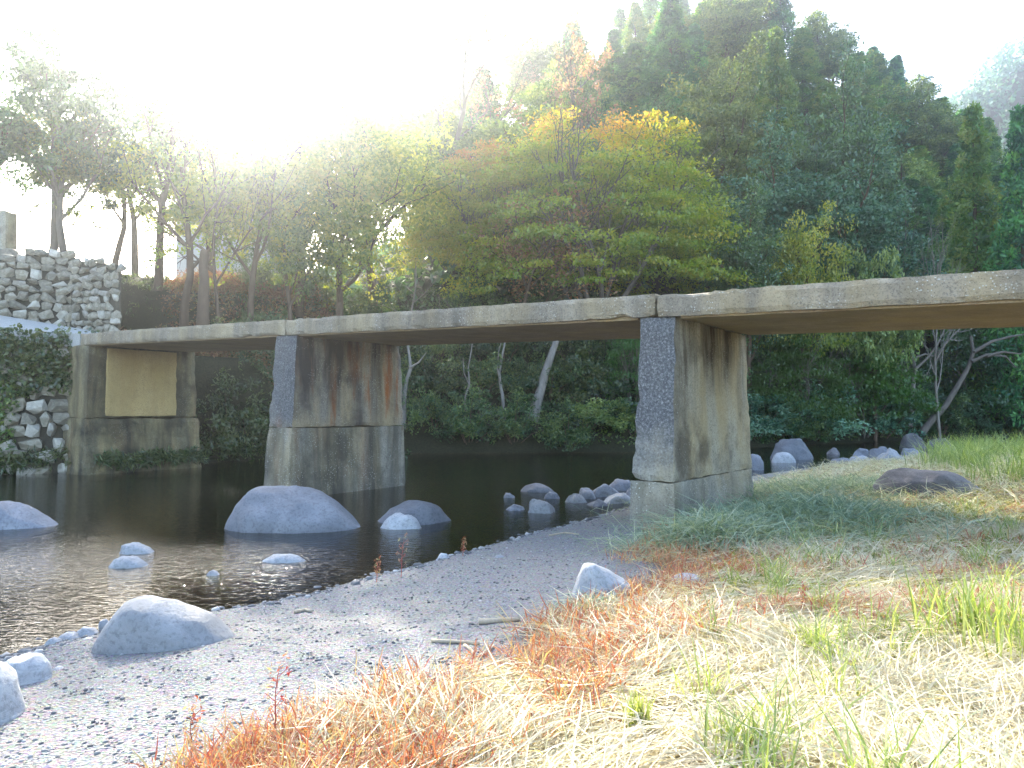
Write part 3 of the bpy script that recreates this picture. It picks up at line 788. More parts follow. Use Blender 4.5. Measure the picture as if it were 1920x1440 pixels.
# ------------------------------------------------------------------ stone walls
from mathutils import geometry
import bmesh
def stone_meshes(mat, k, seed):
    out = []
    r = np.random.RandomState(seed)
    for i in range(k):
        bm = bmesh.new()
        for _ in range(15):
            d = r.normal(size=3); d /= np.linalg.norm(d)
            d = np.sign(d) * np.abs(d) ** 0.7
            bm.verts.new(d * (0.45 + 0.08 * r.rand()))
        res = bmesh.ops.convex_hull(bm, input=bm.verts)
        junk = [g for g in res["geom_interior"] if isinstance(g, bmesh.types.BMVert)]
        if junk: bmesh.ops.delete(bm, geom=junk, context='VERTS')
        bmesh.ops.recalc_face_normals(bm, faces=bm.faces)
        me = bpy.data.meshes.new("stone"); bm.to_mesh(me); bm.free()
        me.materials.append(mat); out.append(me)
    return out
STONES = stone_meshes(M['wall_stone'], 9, 5)
STONES_PALE = stone_meshes(M['wall_pale'], 6, 9)
def stone_wall(name, a, b, zlo, zhi, batter, label, size, seed, keep=None, pale=0.1, thick=0.6, jit=0.25):
    """a rubble wall from a to b (ground points, seen from their -normal side); zlo, zhi: functions of 0..1"""
    r = random.Random(seed)
    A, B = Vector(a), Vector(b)
    L = (B - A).length
    u = (B - A).normalized(); n = Vector((u.y, -u.x, 0))        # towards the viewer
    if n.y > 0: n = -n
    root = empty(name, (A + B) / 2 + Vector((0, 0, zlo(.5))))
    o0 = root.location.copy()
    tag(root, label, "stone wall")
    # filling
    V, Fq = [], []
    N = 24
    for i in range(N + 1):
        t = i / N
        p = A + u * (L * t)
        for (z, off) in ((zlo(t) - .3, -0.02), (zhi(t) - 0.05, -0.02 - batter * (zhi(t) - zlo(t))), (zhi(t) - 0.05, -thick - batter), (zlo(t) - .3, -thick - batter)):
            q = p + n * off - o0; V.append((q.x, q.y, z - o0.z))
    for i in range(N):
        for k in range(4):
            a_, b2 = i * 4 + k, i * 4 + (k + 1) % 4
            Fq.append((a_, b2, b2 + 4, a_ + 4))
    Fq += [(0, 3, 2, 1), (N * 4, N * 4 + 1, N * 4 + 2, N * 4 + 3)]
    link("filling", mesh("filling", V, np.array(Fq), M['wall_core']), root)
    z = min(zlo(t / 10) for t in range(11)); row = 0
    zmax = max(zhi(t / 10) for t in range(11))
    while z < zmax:
        hrow = size * (0.75 + 0.4 * r.random())
        s = -0.5 * size * (row % 2)
        while s < L:
            w = size * (0.8 + 0.8 * r.random())
            t = (s + w / 2) / L
            if 0 <= t <= 1 and zlo(t) - hrow * .4 < z < zhi(t) - hrow * 0.4 and (keep is None or keep(t, z, r)):
                p = A + u * (s + w / 2) + n * (-batter * max(0, z - zlo(t)) + (r.random() - .5) * .05 * size) + Vector((0, 0, z + hrow / 2 + (r.random() - .5) * jit * size)) - o0
                st = link("stone", r.choice(STONES_PALE if r.random() < pale else STONES), root)
                st.location = p
                st.rotation_euler = ((r.random() - .5) * .7, (r.random() - .5) * .7, math.atan2(u.y, u.x) + (r.random() - .5) * .6)
                st.scale = (w * 1.12, size * 0.9, hrow * 1.12)
            s += w
        z += hrow * 0.92; row += 1
    return root
# river wall left of the abutment
wa, wb = Vector((-17.6, 17.55, 0)), Vector((-11.15, 19.55, 0))
stone_wall("stone_wall", wa, wb, lambda t: -0.1, lambda t: 3.35 + max(0, 0.62 - t) * 1.5, 0.10, "rough river wall of grey stones half under ivy, left of the abutment", 0.40, 3, pale=0.4)
# upper walls beside the road
c1 = D(132, 560, 23.4)
stone_wall("stone_wall", Vector((-20.5, 21.6, 0)), Vector((-14.1, 23.6, 0)), lambda t: 4.6 - 0.3 * t, lambda t: 6.55 + 0.25 * math.sin(t * 9), 0.12, "long upper stone wall with a grassy top, left of the wall's corner", 0.30, 4, pale=0.15)
stone_wall("stone_wall", Vector((-14.1, 23.2, 0)), Vector((-12.3, 22.7, 0)), lambda t: 3.75 + .2 * (1 - t), lambda t: 6.5 - 0.25 * t, 0.06, "short bright stone wall end beside the road and the russet brush", 0.27, 6, pale=0.35, thick=0.12)
# stones at the water's foot of the river wall
for k, px in enumerate([6, 28, 58, 84, 108, 128, 150, 168, 40, 98]):
    y0 = 884 - (k % 3) * 7 - px * .03
    w = 14 + (k * 7) % 9
    o = boulder("river_rock", [(px - w, y0), (px - w * .4, y0 - 11 - k % 4), (px + w * .5, y0 - 10), (px + w, y0)], y0 + 6, 0.0, 0.8, RB if k % 3 else RP, None, "rock", "stones at the foot of the river wall", seed=110 + k, n=14, m=14, amp=0.05, sink=.15)
    later(o, "grey stone at the waterline below the river wall")
# square post and a lump of stone on the wall top
pp = D(4, 462, 24.2)
post = link("concrete_post", rough_box("concrete_post", [pp + Vector(v) for v in [(-.38, -.3, -.9), (.32, -.3, -.9), (.32, .3, -.9), (-.38, .3, -.9), (-.36, -.28, 1.15), (.30, -.28, 1.15), (.30, .28, 1.15), (-.36, .28, 1.15)]], (5, 5, 10), M['concrete_pale'], 0.01, 0.03, 61, origin=pp), loc=pp)
tag(post, "square pale stone post at the left edge above the upper wall", "post")
boulder("boulder", [(-14, 482), (-6, 468), (10, 462), (28, 464), (38, 474), (40, 488)], 492, 6.45, 0.8, M['wall_stone'], "mossy lump of rock at the foot of the square post", seed=130, sink=.4)

# ------------------------------------------------------------------ trees and shrubs
class Wood:
    def __init__(s): s.v = []; s.f = []; s.n = 0
    def tube(s, pts, rad, sides=5):
        pts = [np.array(p, float) for p in pts]
        k = len(pts)
        for i, p in enumerate(pts):
            d = pts[min(i + 1, k - 1)] - pts[max(i - 1, 0)]
            d /= np.linalg.norm(d) + 1e-9
            a = np.cross(d, (0.3, 0.9, 0.2)); a /= np.linalg.norm(a) + 1e-9
            b = np.cross(d, a)
            for j in range(sides):
                t = 2 * math.pi * j / sides
                s.v.append(p + (a * math.cos(t) + b * math.sin(t)) * rad[i])
        for i in range(k - 1):
            for j in range(sides):
                s.f.append((s.n + i * sides + j, s.n + i * sides + (j + 1) % sides, s.n + (i + 1) * sides + (j + 1) % sides, s.n + (i + 1) * sides + j))
        s.n += k * sides
    def mesh(s, name, mat): return mesh(name, np.array(s.v), np.array(s.f), mat, None, True)

def grow(wood, r, p, d, L, rad, level, spec, tips, sides=6):
    n = spec['seg'][min(level, len(spec['seg']) - 1)]
    wig = spec.get('wig', 0.25)
    pts, rads = [p], [rad]
    dd = np.array(d, float)
    ends = spec.get('taper', 0.35)
    for i in range(n):
        dd = dd + r.normal(size=3) * wig * 0.5 + np.array((0, 0, spec.get('up', 0.08)))
        dd /= np.linalg.norm(dd)
        pts.append(pts[-1] + dd * L / n)
        rads.append(rad * (1 - (1 - ends) * (i + 1) / n))
    wood.tube(pts, rads, sides)
    if level >= spec['levels']:
        tips.append((pts[-1], dd)); tips.append((pts[len(pts) // 2], dd))
        return
    k = spec['kids'][level]
    lo = spec.get('lo', [0.35, 0.25, 0.2])[level]
    for i in range(k):
        t = lo + (1 - lo) * (i + r.rand() * 0.8) / k
        t = min(t, 0.999)
        s = t * n; j = int(s)
        q = pts[j] * (1 - s + j) + pts[j + 1] * (s - j)
        ax = dd / np.linalg.norm(dd)
        side = r.normal(size=3); side -= ax * (side @ ax); side /= np.linalg.norm(side) + 1e-9
        if level == 0:
            an = i * 2.4 + r.rand() * .7; side = np.array((math.cos(an), math.sin(an), 0.0))
        ang = spec['ang'][level] * (0.8 + 0.4 * r.rand())
        nd = ax * math.cos(ang) + side * math.sin(ang)
        rr = rads[j] * spec.get('rk', 0.55)
        grow(wood, r, q, nd, L * spec['len'][level] * (0.7 + 0.6 * r.rand()) * (1.15 - 0.5 * t if level == 0 else 1), rr, level + 1, spec, tips, max(3, sides - 1))
    tips.append((pts[-1], dd))

def leaves(r, cen, rad, cnt, size, aspect=0.55, flat=0.3, outward=0.0, vbase=None, vspread=0.35, shell=0.5):
    """rhombic leaves through a set of clumps"""
    cen = np.asarray(cen, float); k = len(cen)
    rad = np.broadcast_to(np.asarray(rad, float), (k, 3))
    cid = np.repeat(np.arange(k), cnt)
    n = len(cid)
    o = r.normal(size=(n, 3)); o /= np.linalg.norm(o, axis=1, keepdims=True)
    o *= (r.rand(n, 1) ** shell)
    p = cen[cid] + o * rad[cid]
    a = r.normal(size=(n, 3)) + outward * o * 2.0
    nrm = r.normal(size=(n, 3)) * (1 - flat) + np.array((0, 0, 1.0)) * flat * 1.6
    a /= np.linalg.norm(a, axis=1, keepdims=True)
    nrm -= a * (nrm * a).sum(1, keepdims=True); nrm /= np.linalg.norm(nrm, axis=1, keepdims=True) + 1e-9
    b = np.cross(nrm, a)
    s = size * (0.65 + 0.7 * r.rand(n, 1))
    V = np.stack([p - a * s * .5, p + b * s * aspect * .5, p + a * s * .5, p - b * s * aspect * .5], 1)
    cv = r.rand(k) if vbase is None else np.asarray(vbase, float)
    v = np.clip(cv[cid] + (r.rand(n) - .5) * 2 * vspread, 0, 1)
    return V.reshape(-1, 3), np.repeat(v, 4)

def crown_mesh(name, V, v, mat):
    return mesh(name, V, np.arange(len(V)).reshape(-1, 4), mat, {"v": v})

def dome_points(r, n, rx, rz, zc, bottom=-0.5, shell=0.35, lump=0.18):
    d = r.normal(size=(n * 3, 3)); d /= np.linalg.norm(d, axis=1, keepdims=True)
    d = d[d[:, 2] > bottom][:n]
    l = 1 + lump * 2 * vnoise(d, 1.1, r.randint(50), 2)
    q = r.rand(len(d)) ** shell
    P = d * (q * l)[:, None]
    return P * np.array((rx, rx, rz)) + np.array((0, 0, zc))

PROTO = {}
def proto_broad(key, seed, h=10.0, spread=3.6, mat=None, bark=None, n_cl=150, per=90, size=0.24, trunkh=0.35, flat=0.35, crz=None, cl=0.85, sparse=0.35):
    r = np.random.RandomState(seed); w = Wood(); tips = []
    spec = dict(seg=[7, 5, 4], kids=[9, 5], ang=[0.75, 0.7], len=[0.42, 0.45], levels=2, wig=0.22, up=0.07, lo=[trunkh, .3])
    grow(w, r, np.zeros(3), (0.03, 0, 1), h * 0.86, h * 0.022, 0, spec, tips, 7)
    crz = crz or h * 0.36
    P = dome_points(r, n_cl, spread, crz, h - crz * 1.02, -0.75, sparse)
    T = np.array([t[0] for t in tips]); T = T[T[:, 2] > h * trunkh]
    C = np.concatenate([P, T[:n_cl // 2]])
    vb = np.clip(0.05 + 0.8 * r.rand(len(C)) + 0.25 * (C[:, 2] / h - .6), 0, 1)  # wide clump tones, lighter upward, stand in for lit and shaded foliage
    rad = np.stack([cl * (.6 + .8 * r.rand(len(C)))] * 2 + [cl * .55 * (.6 + .8 * r.rand(len(C)))], -1)
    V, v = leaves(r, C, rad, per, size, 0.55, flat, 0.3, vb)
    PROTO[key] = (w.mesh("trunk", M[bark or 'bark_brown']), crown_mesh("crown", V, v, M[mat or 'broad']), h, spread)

def proto_cedar(key, seed, h=14.0, base=2.6, mat='cedar', n_cl=190, per=85, droop=0.15):
    r = np.random.RandomState(seed); w = Wood()
    w.tube([(0, 0, h * t / 6) for t in range(7)], [h * 0.017 * (1 - t / 6.4) for t in range(7)], 7)
    C, rad = [], []
    for i in range(n_cl):
        t = (i + r.rand()) / n_cl
        t = t ** 1.15
        z = h * (0.10 + 0.88 * t)
        R = base * (1 - t) ** 0.86 * (0.8 + 0.4 * r.rand()) + 0.12
        an = i * 2.399 + r.rand() * .8
        k = 0.55 + 0.45 * r.rand()
        p = np.array((math.cos(an) * R * k, math.sin(an) * R * k, z - droop * R))
        C.append(p); s = 0.34 + 0.30 * (1 - t)
        rad.append((s * 1.1, s * 1.1, s * 0.85))
        if r.rand() < 0.3:
            w.tube([(0, 0, z - .1 * R), tuple(p)], [0.05 * (1.2 - t), 0.015], 4)
    C = np.array(C)
    vb = np.clip(0.0 + 0.75 * r.rand(len(C)) ** 1.3 + 0.12 * (C[:, 2] / h), 0, 1)  # paler clumps and tips put the puffs' light and dark into the colour
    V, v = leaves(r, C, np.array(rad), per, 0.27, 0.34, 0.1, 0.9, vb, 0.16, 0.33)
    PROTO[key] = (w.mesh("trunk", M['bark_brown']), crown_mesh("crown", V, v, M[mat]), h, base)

def proto_bare(key, seed, h=8.0, bark='bark_pale', levels=3, leafmat=None, nleaf=6, kids=(8, 6, 4), ang=(0.7, 0.6, 0.6), r0=0.014, wig=0.3, lo=(0.3, .25, .2), size=0.16):
    r = np.random.RandomState(seed); w = Wood(); tips = []
    spec = dict(seg=[8, 6, 4, 3], kids=list(kids), ang=list(ang), len=[0.5, 0.5, 0.5], levels=levels, wig=wig, up=0.06, lo=list(lo), rk=0.6)
    grow(w, r, np.zeros(3), (0.08, 0, 1), h * 0.8, h * r0, 0, spec, tips, 6)
    cm = None
    if leafmat:
        T = np.array([t[0] for t in tips]); T = T[r.rand(len(T)) < 0.6]
        V, v = leaves(r, T, (0.35, 0.35, 0.25), nleaf, size, 0.6, 0.3)
        cm = crown_mesh("crown", V, v, M[leafmat])
    PROTO[key] = (w.mesh("trunk", M[bark]), cm, h, h * .35)

def proto_maple(key, seed, h=11.0, rx=6.8, mat='maple', n_cl=420, per=130, vtop=0.62, size=0.17, bottom=0.12):
    """wide tree with several stems and leaves in flat tiers"""
    r = np.random.RandomState(seed); w = Wood(); tips = []
    for i in range(6):
        an = i * 1.05 + r.rand() * .5
        spec = dict(seg=[8, 6, 4, 3], kids=[6, 5, 3], ang=[0.55, 0.6, 0.7], len=[0.5, 0.5, 0.45], levels=3, wig=0.2, up=0.05, lo=[.25, .25, .2], rk=.62)
        grow(w, r, np.array((math.cos(an) * .3, math.sin(an) * .3, -.3)), (math.cos(an) * .55, math.sin(an) * .55, 1), h * .74, h * .013, 0, spec, tips, 6)
    P = []
    while len(P) < n_cl:
        x, y = r.uniform(-1, 1, 2)
        q = math.hypot(x, y)
        if q > 1: continue
        top = (1 - q ** 2.3) ** 0.6 * (0.88 + 0.2 * math.sin(3.1 * math.atan2(y, x) + seed) * q)
        t = r.rand() ** 0.45
        z = bottom + (1 - bottom) * max(0.02, top * t)
        P.append((x * rx, y * rx, z * h))
    C = np.array(P)
    sc = 0.6 + 0.8 * r.rand(len(C))
    rad = np.stack([1.05 * sc, 1.05 * sc, 0.24 * sc], -1)
    q = np.hypot(C[:, 0], C[:, 1]) / rx
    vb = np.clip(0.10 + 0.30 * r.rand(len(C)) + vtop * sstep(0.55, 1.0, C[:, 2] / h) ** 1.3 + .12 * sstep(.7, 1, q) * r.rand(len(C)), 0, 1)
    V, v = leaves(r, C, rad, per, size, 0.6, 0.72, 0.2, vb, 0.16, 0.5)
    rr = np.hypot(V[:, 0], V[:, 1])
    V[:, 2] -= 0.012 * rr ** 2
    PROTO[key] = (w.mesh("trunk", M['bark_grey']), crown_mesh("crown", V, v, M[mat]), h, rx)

def proto_shrub(key, seed, mat='shrub', h=1.8, n=46, per=75, size=0.13, aspect=0.5, spiky=0.0):
    r = np.random.RandomState(seed); w = Wood()
    C = dome_points(r, n, h * .75, h * .62, h * .36, -0.45, 0.4, 0.3)
    for i in range(7):
        q = C[r.randint(len(C))]
        w.tube([(q[0] * .1, q[1] * .1, -.15), tuple(q * .55 + np.array((0, 0, .1))), tuple(q)], [0.03, 0.02, 0.008], 4)
    V, v = leaves(r, C, (0.34 * h / 1.8, 0.34 * h / 1.8, 0.26 * h / 1.8), per, size, aspect, 0.35, 0.3 + spiky)
    PROTO[key] = (w.mesh("stem", M['bark_brown']), crown_mesh("foliage", V, v, M[mat]), h, h * .75)

def plant(key, name, loc, h, wide, label, cat, group=None, rz=None, crown=None, bark=None, trunk_name="trunk", crown_name="crown", lean=0.0):
    tm, cm, H, S = PROTO[key]
    rz = random.Random(hash((round(loc[0], 2), round(loc[1], 2))) & 0xffff).random() * 6.28 if rz is None else rz
    o = empty(name, loc, rz, (wide / S, wide / S, h / H))
    if lean: o.rotation_euler = (0, lean, rz)
    t = link(trunk_name, tm, o)
    if bark:
        t.material_slots[0].link = 'OBJECT'; t.material_slots[0].material = M[bark]
    if cm:
        c = link(crown_name, cm, o)
        if crown:
            c.material_slots[0].link = 'OBJECT'; c.material_slots[0].material = M[crown]
    tag(o, label, cat, group)
    return o

def tree_px(key, name, px, y, top_py, wide_px, label, cat="tree", group=None, base=None, **k):
    """tree at depth y in the column px, its top at top_py, its crown wide_px broad"""
    x = (px - 960) / F * y * 1.0
    z = h1(x, y) - 0.1 if base is None else base
    ztop_ = D(px, top_py, y).z
    return plant(key, name, (x, y, z), ztop_ - z, wide_px * 0.5 / F * y, label, cat, group, **k)

proto_broad('broad_a', 1); proto_broad('broad_b', 2, h=9, spread=4.0, n_cl=130, per=95); proto_broad('broad_c', 3, h=12, spread=3.6, n_cl=150, per=85, size=.26)
proto_broad('tall', 8, h=18, spread=4.4, n_cl=300, per=85, size=.25, trunkh=.2, cl=1.0, crz=8.2)
proto_broad('airy', 4, h=10, spread=3.6, mat='yellow_leaf', n_cl=190, per=60, size=0.20, trunkh=.25, cl=.8, sparse=.6)
proto_broad('airy_b', 5, h=11, spread=3.2, mat='yellow_leaf', n_cl=110, per=55, size=0.20, trunkh=.4, cl=.7, sparse=.6)
proto_broad('thin', 6, h=11, spread=2.2, mat='yellow_leaf', n_cl=60, per=45, size=0.19, trunkh=.45, cl=.6, sparse=.7)
proto_cedar('cedar_a', 11); proto_cedar('cedar_b', 12, h=15, base=2.3, n_cl=200); proto_cedar('cedar_c', 13, h=12, base=3.0, n_cl=180)
proto_cedar('cedar_big', 14, h=19, base=3.6, mat='cedar_bright', n_cl=360, per=110)
proto_bare('bare_a', 21, h=8); proto_bare('bare_b', 22, h=6, kids=(7, 6, 4)); proto_bare('bare_tint', 23, h=11, leafmat='orange_leaf', bark='bark_grey', nleaf=9)
proto_bare('sapling', 24, h=4.2, levels=2, kids=(7, 4), ang=(0.95, .6), r0=.010, wig=.12, lo=(.25, .3))
proto_bare('red_twigs', 25, h=6, bark='bark_brown', leafmat='russet', nleaf=7, kids=(9, 7, 4), size=.13)
proto_maple('maple', 31); proto_maple('maple_low', 32, h=5.5, rx=3.6, mat='maple_green', n_cl=130, per=120, vtop=.3, size=.15)
proto_shrub('shrub_a', 41); proto_shrub('shrub_b', 42, h=1.5, size=.10); proto_shrub('shrub_c', 43, h=2.2, n=60, size=.16, aspect=.35, spiky=.5)

# --- the maple and its neighbours on the far bank
tree_px('maple', "maple_tree", 1118, 37.5, 178, 520, "large spreading maple, green below and orange at the top, behind the middle span", "maple tree", rz=0.6)
tree_px('maple', "maple_tree", 905, 40, 250, 330, "yellow-green maple overlapping the large orange-topped maple on its left", "maple tree", rz=2.2)
tree_px('red_twigs', "twiggy_tree", 965, 33.6, 378, 230, "reddish twiggy bush-tree in front of the two maples", "tree")
tree_px('sapling', "bare_sapling", 759, 33.5, 452, 190, "pale bare sapling with few side branches just above the deck", "sapling", rz=1.2)
tree_px('bare_b', "bare_bush", 800, 34.5, 545, 150, "low pale dead branch spreading right beside the bare sapling", "bush", lean=.9, rz=.3)
tree_px('bare_tint', "bare_tree", 800, 47, 20, 330, "tall thin tree with few pinkish leaves in the glare above the maples", "tree")
tree_px('bare_a', "bare_tree", 690, 42, 190, 260, "crooked grey bare tree below the pinkish one", "tree", bark='bark_grey')
tree_px('bare_tint', "bare_tree", 1110, 49, 15, 240, "grey tree with spreading bare limbs above the large maple", "tree", rz=2)
tree_px('airy', "leafy_tree", 560, 31, 170, 300, "tall yellow-green leafy tree in the sun's glare", "tree", rz=1.0)
tree_px('airy', "leafy_tree", 700, 35, 190, 300, "yellow-green leafy tree beside the paler one in the glare, left of the maples", "tree", rz=3.0)
tree_px('airy_b', "leafy_tree", 640, 30, 300, 240, "lower leafy tree with thin leaning stems behind the left span", "tree", rz=4.0)
tree_px('airy_b', "leafy_tree", 545, 28.5, 350, 150, "young leafy tree at the right end of the russet brush", "tree", rz=5.0, crown='olive')
# --- trees on the terrace at the left
TG = "trees on the left terrace"
tree_px('broad_c', "terrace_tree", 84, 25.2, 105, 230, "dense dark-green tree nearest the square post", group=TG, rz=.5, crown='broad', bark='bark_grey')
tree_px('thin', "terrace_tree", 120, 24.8, 200, 150, "bent dark trunk with a thin crown left of the bright gap", group=TG, crown='olive', bark='bark_grey')
tree_px('thin', "terrace_tree", 214, 27, 240, 120, "slim young tree alone in the bright gap", group=TG)
tree_px('airy_b', "terrace_tree", 293, 27.5, 90, 230, "thick straight tree with pale leaves right of the bright gap", group=TG, rz=2, crown='olive')
tree_px('thin', "terrace_tree", 345, 26.6, 250, 170, "forked slender tree between two straight trunks", group=TG, rz=1)
tree_px('bare_a', "terrace_tree", 408, 26.8, 150, 210, "tall straight nearly bare trunk forking high in the glare", group=TG, rz=.4, bark='bark_brown')
tree_px('airy_b', "terrace_tree", 470, 28, 230, 200, "small bright tree between the straight trunk and the tall leafy tree", group=TG, rz=3)
tree_px('airy_b', "terrace_tree", 250, 30.5, 215, 190, "leafy pale tree filling the gap behind the thick straight tree", group=TG, rz=5)
tree_px('airy', "terrace_tree", 395, 31.5, 260, 230, "bushy bright tree in the glare behind the nearly bare trunk", group=TG, rz=2.5)
tree_px('thin', "terrace_tree", -60, 25, 150, 220, "tree at the left edge behind the square post", group=TG, crown='broad')
st = D(381, 520, 26.0)
w = Wood(); w.tube([(0, 0, -2.6), (0.03, 0, -.8), (0.05, 0, -.2), (-.02, .02, .3), (0.03, 0.02, .72), (.04, 0, .86), (.06, 0, .88)], [.24, .20, .17, .15, .16, .13, .04], 9)
tag(link("tree_stump", w.mesh("tree_stump", M['bark_brown']), loc=(st.x, st.y, st.z + .1)), "short cut-off trunk standing left of the straight bare trunk", "tree stump")
# a pale house wall glimpsed through the trunks
hp = D(450, 420, 50.0)
hz = h1(hp.x, hp.y)
house = empty("pale_house", (hp.x, hp.y, hz))
tag(house, "pale house with a low roof glimpsed between the trunks in the glare", "house")
def box_part(name, c, s, mat, parent):
    x, y, z = c; a, b2, d = (k / 2 for k in s)
    P = [(x + i * a, y + j * b2, z + k * d) for k in (-1, 1) for (i, j) in ((-1, -1), (1, -1), (1, 1), (-1, 1))]
    return link(name, mesh(name, P, np.array([(0, 3, 2, 1), (4, 5, 6, 7), (0, 1, 5, 4), (1, 2, 6, 5), (2, 3, 7, 6), (3, 0, 4, 7)]), mat), parent)
zt = D(450, 372, 50).z - hz
hw = box_part("wall", (0, 0, zt / 2 - .5), (6.4, 5, zt + 1), M['road'], house)
w_ = box_part("window", (-1.2, -2.52, zt * .72), (1.3, .08, 1.0), M['rock_dark'], house)
rf = link("roof", mesh("roof", [(-3.7, -3, zt), (3.7, -3, zt), (3.7, 3, zt), (-3.7, 3, zt), (-3.2, 0, zt + 1.1), (3.2, 0, zt + 1.1), (-3.7, -3, zt - .15), (3.7, -3, zt - .15), (3.7, 3, zt - .15), (-3.7, 3, zt - .15)],
          [np.array([(0, 1, 5, 4), (2, 3, 4, 5), (6, 9, 8, 7), (0, 6, 7, 1), (1, 7, 8, 2), (2, 8, 9, 3), (3, 9, 6, 0)]), np.array([(3, 0, 4), (1, 2, 5)])], M['wall_stone']), house)

# --- the hillside
rr = random.Random(12)
HG = "trees on the wooded hillside"
def hill_label(px, py, kind):
    if py < 150: band = "on the ridge"
    elif py < 330: band = "on the upper slope"
    else: band = "low on the slope"
    if px < 860: sec = "behind the glare, left of the maples"
    elif px < 1080: sec = "straight above the middle span"
    elif px < 1230: sec = "above the maple's right half"
    elif px < 1370: sec = "above the pale pier"
    elif px < 1500: sec = "just right of the pale pier"
    elif px < 1640: sec = "above the right span's left part"
    elif px < 1780: sec = "above the right span's middle"
    elif px < 1880: sec = "near the right edge"
    else: sec = "at the very right edge"
    return f"{kind} {band} {sec}"
special = []
def hero(key, name, px, y, top, wpx, label, **k):
    special.append((px, y, wpx)); return tree_px(key, name, px, y, top, wpx, label, group=HG, **k)
hero('cedar_big', "cedar_tree", 1462, 56, 48, 175, "bright yellow-green cedar with a pointed top, tallest right of the pale pier")
hero('cedar_big', "cedar_tree", 1262, 66, -25, 190, "dark puffy cedar reaching the top of the picture above the maple", crown='cedar')
hero('cedar_b', "cedar_tree", 1835, 46, 190, 150, "light green cedar column beside the right edge", crown='cedar_bright')
hero('cedar_a', "cedar_tree", 1925, 43, 195, 170, "dark cedar cut off by the right edge", crown='cedar')
hero('tall', "broadleaf_tree", 1345, 50, 140, 210, "olive round-topped tree between the dark and the bright cedar", crown='olive')
hero('tall', "broadleaf_tree", 1460, 43, 310, 230, "blue-green glossy tree under the bright cedar", crown='broad_blue')
hero('tall', "broadleaf_tree", 1600, 41, 330, 230, "dark glossy tree right of the blue-green one", crown='broad_blue')
hero('tall', "broadleaf_tree", 1590, 50, 190, 190, "grey-green tree right behind the bright cedar", crown='broad')
hero('airy', "broadleaf_tree", 1500, 37, 425, 170, "low light-green leafy tree just above the right span", crown='yellow_leaf')
hero('broad_b', "broadleaf_tree", 1640, 38, 480, 150, "low yellowish bush-tree peeping over the right span", crown='olive')
hero('bare_a', "bare_tree", 1760, 38, 395, 150, "pale bare tree spreading above the right span", bark='bark_pale')
hero('bare_a', "bare_tree", 1690, 48, 300, 130, "leafless grey tree among the dark trees above the right span", bark='bark_grey')
hero('tall', "broadleaf_tree", 1195, 52, 215, 170, "misty green tree behind the maple's top", crown='broad')
hero('tall', "broadleaf_tree", 1400, 36.5, 400, 150, "shadowy tree close behind the maple's right edge", crown='broad')
cand = []
y = 45.0
while y < 135:
    step = 4.2 + (y - 45) * 0.018
    x = -0.36 * y
    while x < y * 0.80:
        X, Y = x + rr.uniform(-.35, .35) * step, y + rr.uniform(-.35, .35) * step
        x += step
        px = 960 + F * X / Y
        if px < 700 or px > 2010: continue
        cand.append((X, Y, px))
    y += step * 1.05
cx = np.array([c[0] for c in cand]); cyy = np.array([c[1] for c in cand]); cz = height(cx, cyy)
placed = 0
hid = []
order = np.argsort(cyy)
# keep a tree only if its top shows above what stands before it in its column
colmax = {}
for i in order:
    X, Y, Z, px = cx[i], cyy[i], cz[i], cand[i][2]
    if Y < 60 and any(abs(px - s[0]) < s[2] * .55 and abs(Y - s[1]) < 6 for s in special): continue
    d = rr.random()
    upper = Z > 16
    if px < 1010: key, kind, cr = ('broad_a', 'broadleaf tree', 'olive') if d < .55 else ('bare_tint', 'thin twiggy tree', None) if d < .75 else ('cedar_a', 'cedar', 'cedar')
    elif px < 1600 and not upper: key, kind, cr = [('broad_a', 'dark broadleaf tree', 'broad'), ('broad_b', 'glossy broadleaf tree', 'broad_blue'), ('broad_c', 'olive broadleaf tree', 'olive'), ('cedar_c', 'stout cedar', 'cedar')][int(d * 4)]
    else: key, kind, cr = [('cedar_a', 'cedar', 'cedar'), ('cedar_b', 'slender cedar', 'cedar'), ('cedar_c', 'stout light-green cedar', 'cedar_bright'), ('cedar_b', 'slender light-green cedar', 'cedar_bright'), ('cedar_a', 'cedar', 'cedar'), ('broad_c', 'broadleaf tree', 'olive')][int(d * 6)]
    hh = rr.uniform(9.5, 13.0) if 'cedar' in key else rr.uniform(8, 11)
    wd = rr.uniform(2.7, 3.9) if 'cedar' in key else rr.uniform(3.0, 4.2)
    tpx, tpy = pix((X, Y, Z + hh))
    b = int(px // 30)
    w_b = max(0, int(wd / Y * F / 30))
    if tpy > 545 or all(colmax.get(k, 9999) < tpy + 5 for k in range(b - w_b, b + w_b + 1)): continue
    for k in range(b - w_b, b + w_b + 1): colmax[k] = min(colmax.get(k, 9999), tpy)
    nm = "cedar_tree" if 'cedar' in key else ("bare_tree" if 'bare' in key else "broadleaf_tree")
    o = plant(key, nm, (X, Y, Z - .2), hh, wd, None, "tree", HG, crown=cr, rz=rr.random() * 6.28)
    later(o, hill_label(px, max(tpy, -20), kind))
    placed += 1
print("hill trees", placed)
# the far mountain: too far to tell its trees apart
r = np.random.RandomState(77)
N = 900
fx, fy = r.uniform(95, 330, N), r.uniform(185, 290, N)
ok = (fx / fy > 0.5) & (fx / fy < 0.95)
fx, fy = fx[ok], fy[ok]; fz = height(fx, fy)
C = np.stack([fx, fy, fz + 4], -1)
V, v = leaves(r, C, (3.6, 3.6, 6.0), 60, 1.6, .6, .2, .4)
tag(link("far_forest", crown_mesh("far_forest", V, v, M['broad_blue'])), "hazy wood on the distant mountain at the right", kind="stuff")

